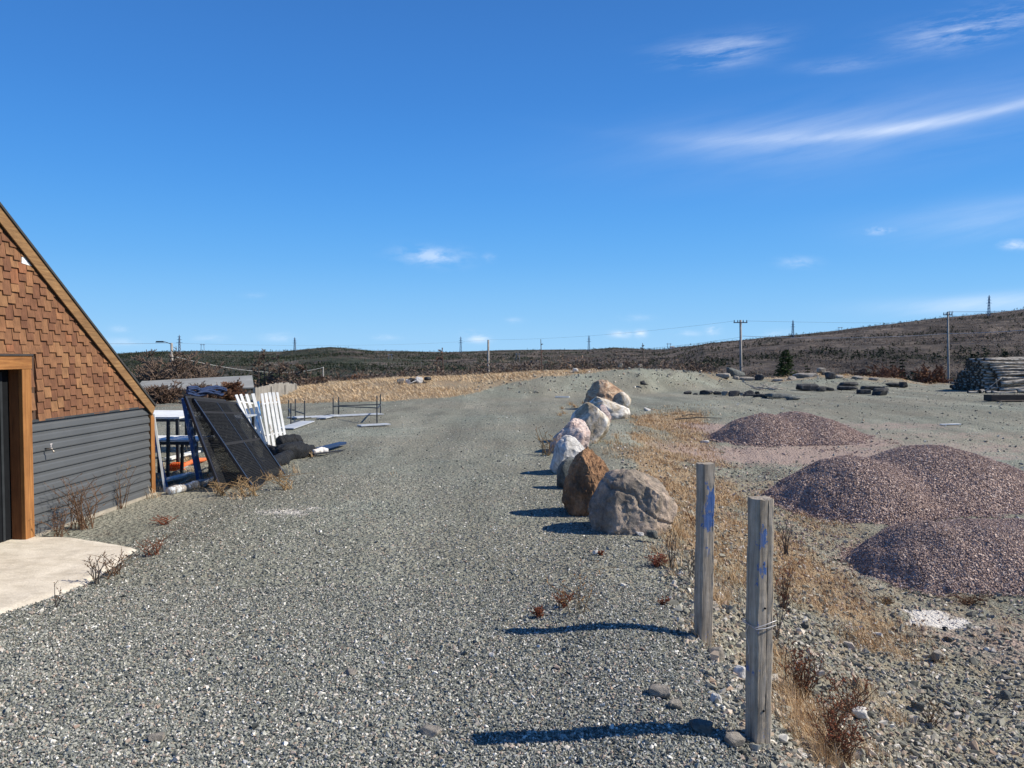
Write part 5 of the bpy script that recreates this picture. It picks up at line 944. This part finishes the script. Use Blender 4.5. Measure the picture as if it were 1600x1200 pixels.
def hframe(px,D,top,base_py,label,wpx=5):
    x=(px-800)/F*D; b=Vector((x,D,min(H(x,D),ZP(base_py,D)))); tz=ZP(top,D); w=wpx/2*D/F; t=thing('pylon_frame',label,'transmission frame',b,'two legged power frames'); r=D*.0003
    for s in (-1,1): emit('leg',MB().tube([b+Vector((s*w*1.1,0,0)),Vector((x+s*w*.8,D,tz))],r,5),M_STL,t)
    emit('crossarm',MB().tube([Vector((x-w*1.6,D,tz-.1*(tz-b.z))),Vector((x+w*1.6,D,tz-.1*(tz-b.z)))],r,5),M_STL,t)
for (px,D,tp2,bp,lab) in [(317,2500,537,551,'two legged frame on the left skyline'),(1045,2900,536,549,'small frame where the right hill begins'),(1312,1300,511,519,'short frame on the right hill crest'),(1484,1050,486,497,'frame above the right utility pole'),(610,1400,553,562,'pale frame in the dark valley left of centre'),(809,1400,552,560,'pale frame in the valley right of the short pole')]: hframe(px,D,tp2,bp,lab)
# ------------------------------------------------------------ neighbour roof, fence, house
D=42; z1=ZP(589,D+3); a=P3(214,606,40); b=P3(396,606,41); 
nb=thing('outbuilding','long low outbuilding with a pale grey roof beyond the yard at left','building',Vector(((a.x+b.x)/2,42,H((a.x+b.x)/2,42)))); mb=MB()
e1,e2=P3(208,612,39),P3(397,607,40.2); r1,r2=P3(222,597,42.5),P3(394,588,43.6); k1,k2=P3(235,600,46.5),P3(392,594,47.5); k1.z=e1.z; k2.z=e2.z
mb.hexa([e1,e2,r2,r1,e1+Vector((0,0,.06)),e2+Vector((0,0,.06)),r2+Vector((0,0,.06)),r1+Vector((0,0,.06))]); mb.hexa([r1+Vector((0,.01,0)),r2+Vector((0,.01,0)),k2,k1,r1+Vector((0,.01,.06)),r2+Vector((0,.01,.06)),k2+Vector((0,0,.06)),k1+Vector((0,0,.06))]); emit('roof',mb,m_flat('grey_metal_roof',(.27,.27,.255),.8,.15,0,.3,1.0),nb)
mb=MB(); f1,f2=e1+Vector((.3,.4,0)),e2+Vector((-.3,.4,0)); g1,g2=k1+Vector((.3,-.4,0)),k2+Vector((-.3,-.4,0)); lo=-1.6
mb.hexa([Vector((p.x,p.y,lo)) for p in (f1,f2,g2,g1)]+[Vector((p.x,p.y,p.z+.1)) for p in (f1,f2,g2,g1)]); mb.add([f2+Vector((0,0,.1)),g2+Vector((0,0,.1)),r2+Vector((-.3,0,-.05))],[(0,1,2)]); emit('wall',mb,m_flat('outbuilding_wall',(.22,.21,.19),.9),nb)
p,q=P3(399,628,33.0),P3(463,622,38.5); p.z=H(p.x,p.y)-.05; q.z=H(q.x,q.y)-.05; ft=thing('board_fence','weathered grey upright board fence behind the stake frames','fence',p); n=30; mb=MB(); tp1,tp2_=ZP(606,33.0),ZP(600,38.5)
for i in range(n):
    c=p.lerp(q,(i+.5)/n); zt=tp1+(tp2_-tp1)*(i/n)**.8+random.uniform(-.03,.03)+.12*math.sin(i/n*3.1); d=(q-p); d.z=0; L_=d.length/n; mb.box((c.x,c.y,(c.z+zt)/2),(L_*.9,.03,zt-c.z),Matrix.Rotation(math.atan2(d.y,d.x),3,'Z'))
emit('boards',mb,M_GWD,ft)
for f_ in (0,.36,.70,1): c=p.lerp(q,f_); zt=tp1+(tp2_-tp1)*f_; emit('fence_post',MB().box((c.x,c.y-.08,(c.z+zt)/2),(.11,.11,zt-c.z)),M_GWD,ft)
def house(px,D,w,h,label,c):
    x=(px-800)/F*D; z=H(x,D); ww=w*D/F; hh=h*D/F; t=thing('distant_house',label,'house',(x,D,z),'far white houses'); emit('wall',MB().box((x,D,z+hh*.3),(ww,ww*.7,hh*.9)),m_flat('house_wall'+str(px),c,.7),t); mb=MB(); y0,y1=D-ww*.4,D+ww*.4; zt=z+hh*.75
    mb.add([(x-ww*.55,y0,zt),(x+ww*.55,y0,zt),(x+ww*.55,y1,zt),(x-ww*.55,y1,zt),(x-ww*.5,D,zt+hh*.5),(x+ww*.5,D,zt+hh*.5)],[(0,1,5,4),(2,3,4,5),(1,2,5),(3,0,4),(3,2,1,0)]); emit('roof',mb,m_flat('house_roof'+str(px),(.3,.29,.28),.8),t)
house(1050,2400,7,3,'tiny white house where the right hill meets the skyline',(.8,.8,.78)); house(936,800,7,3,'pale low house in the dark valley above the boulders',(.7,.7,.68))
print('objects',len(bpy.data.objects))
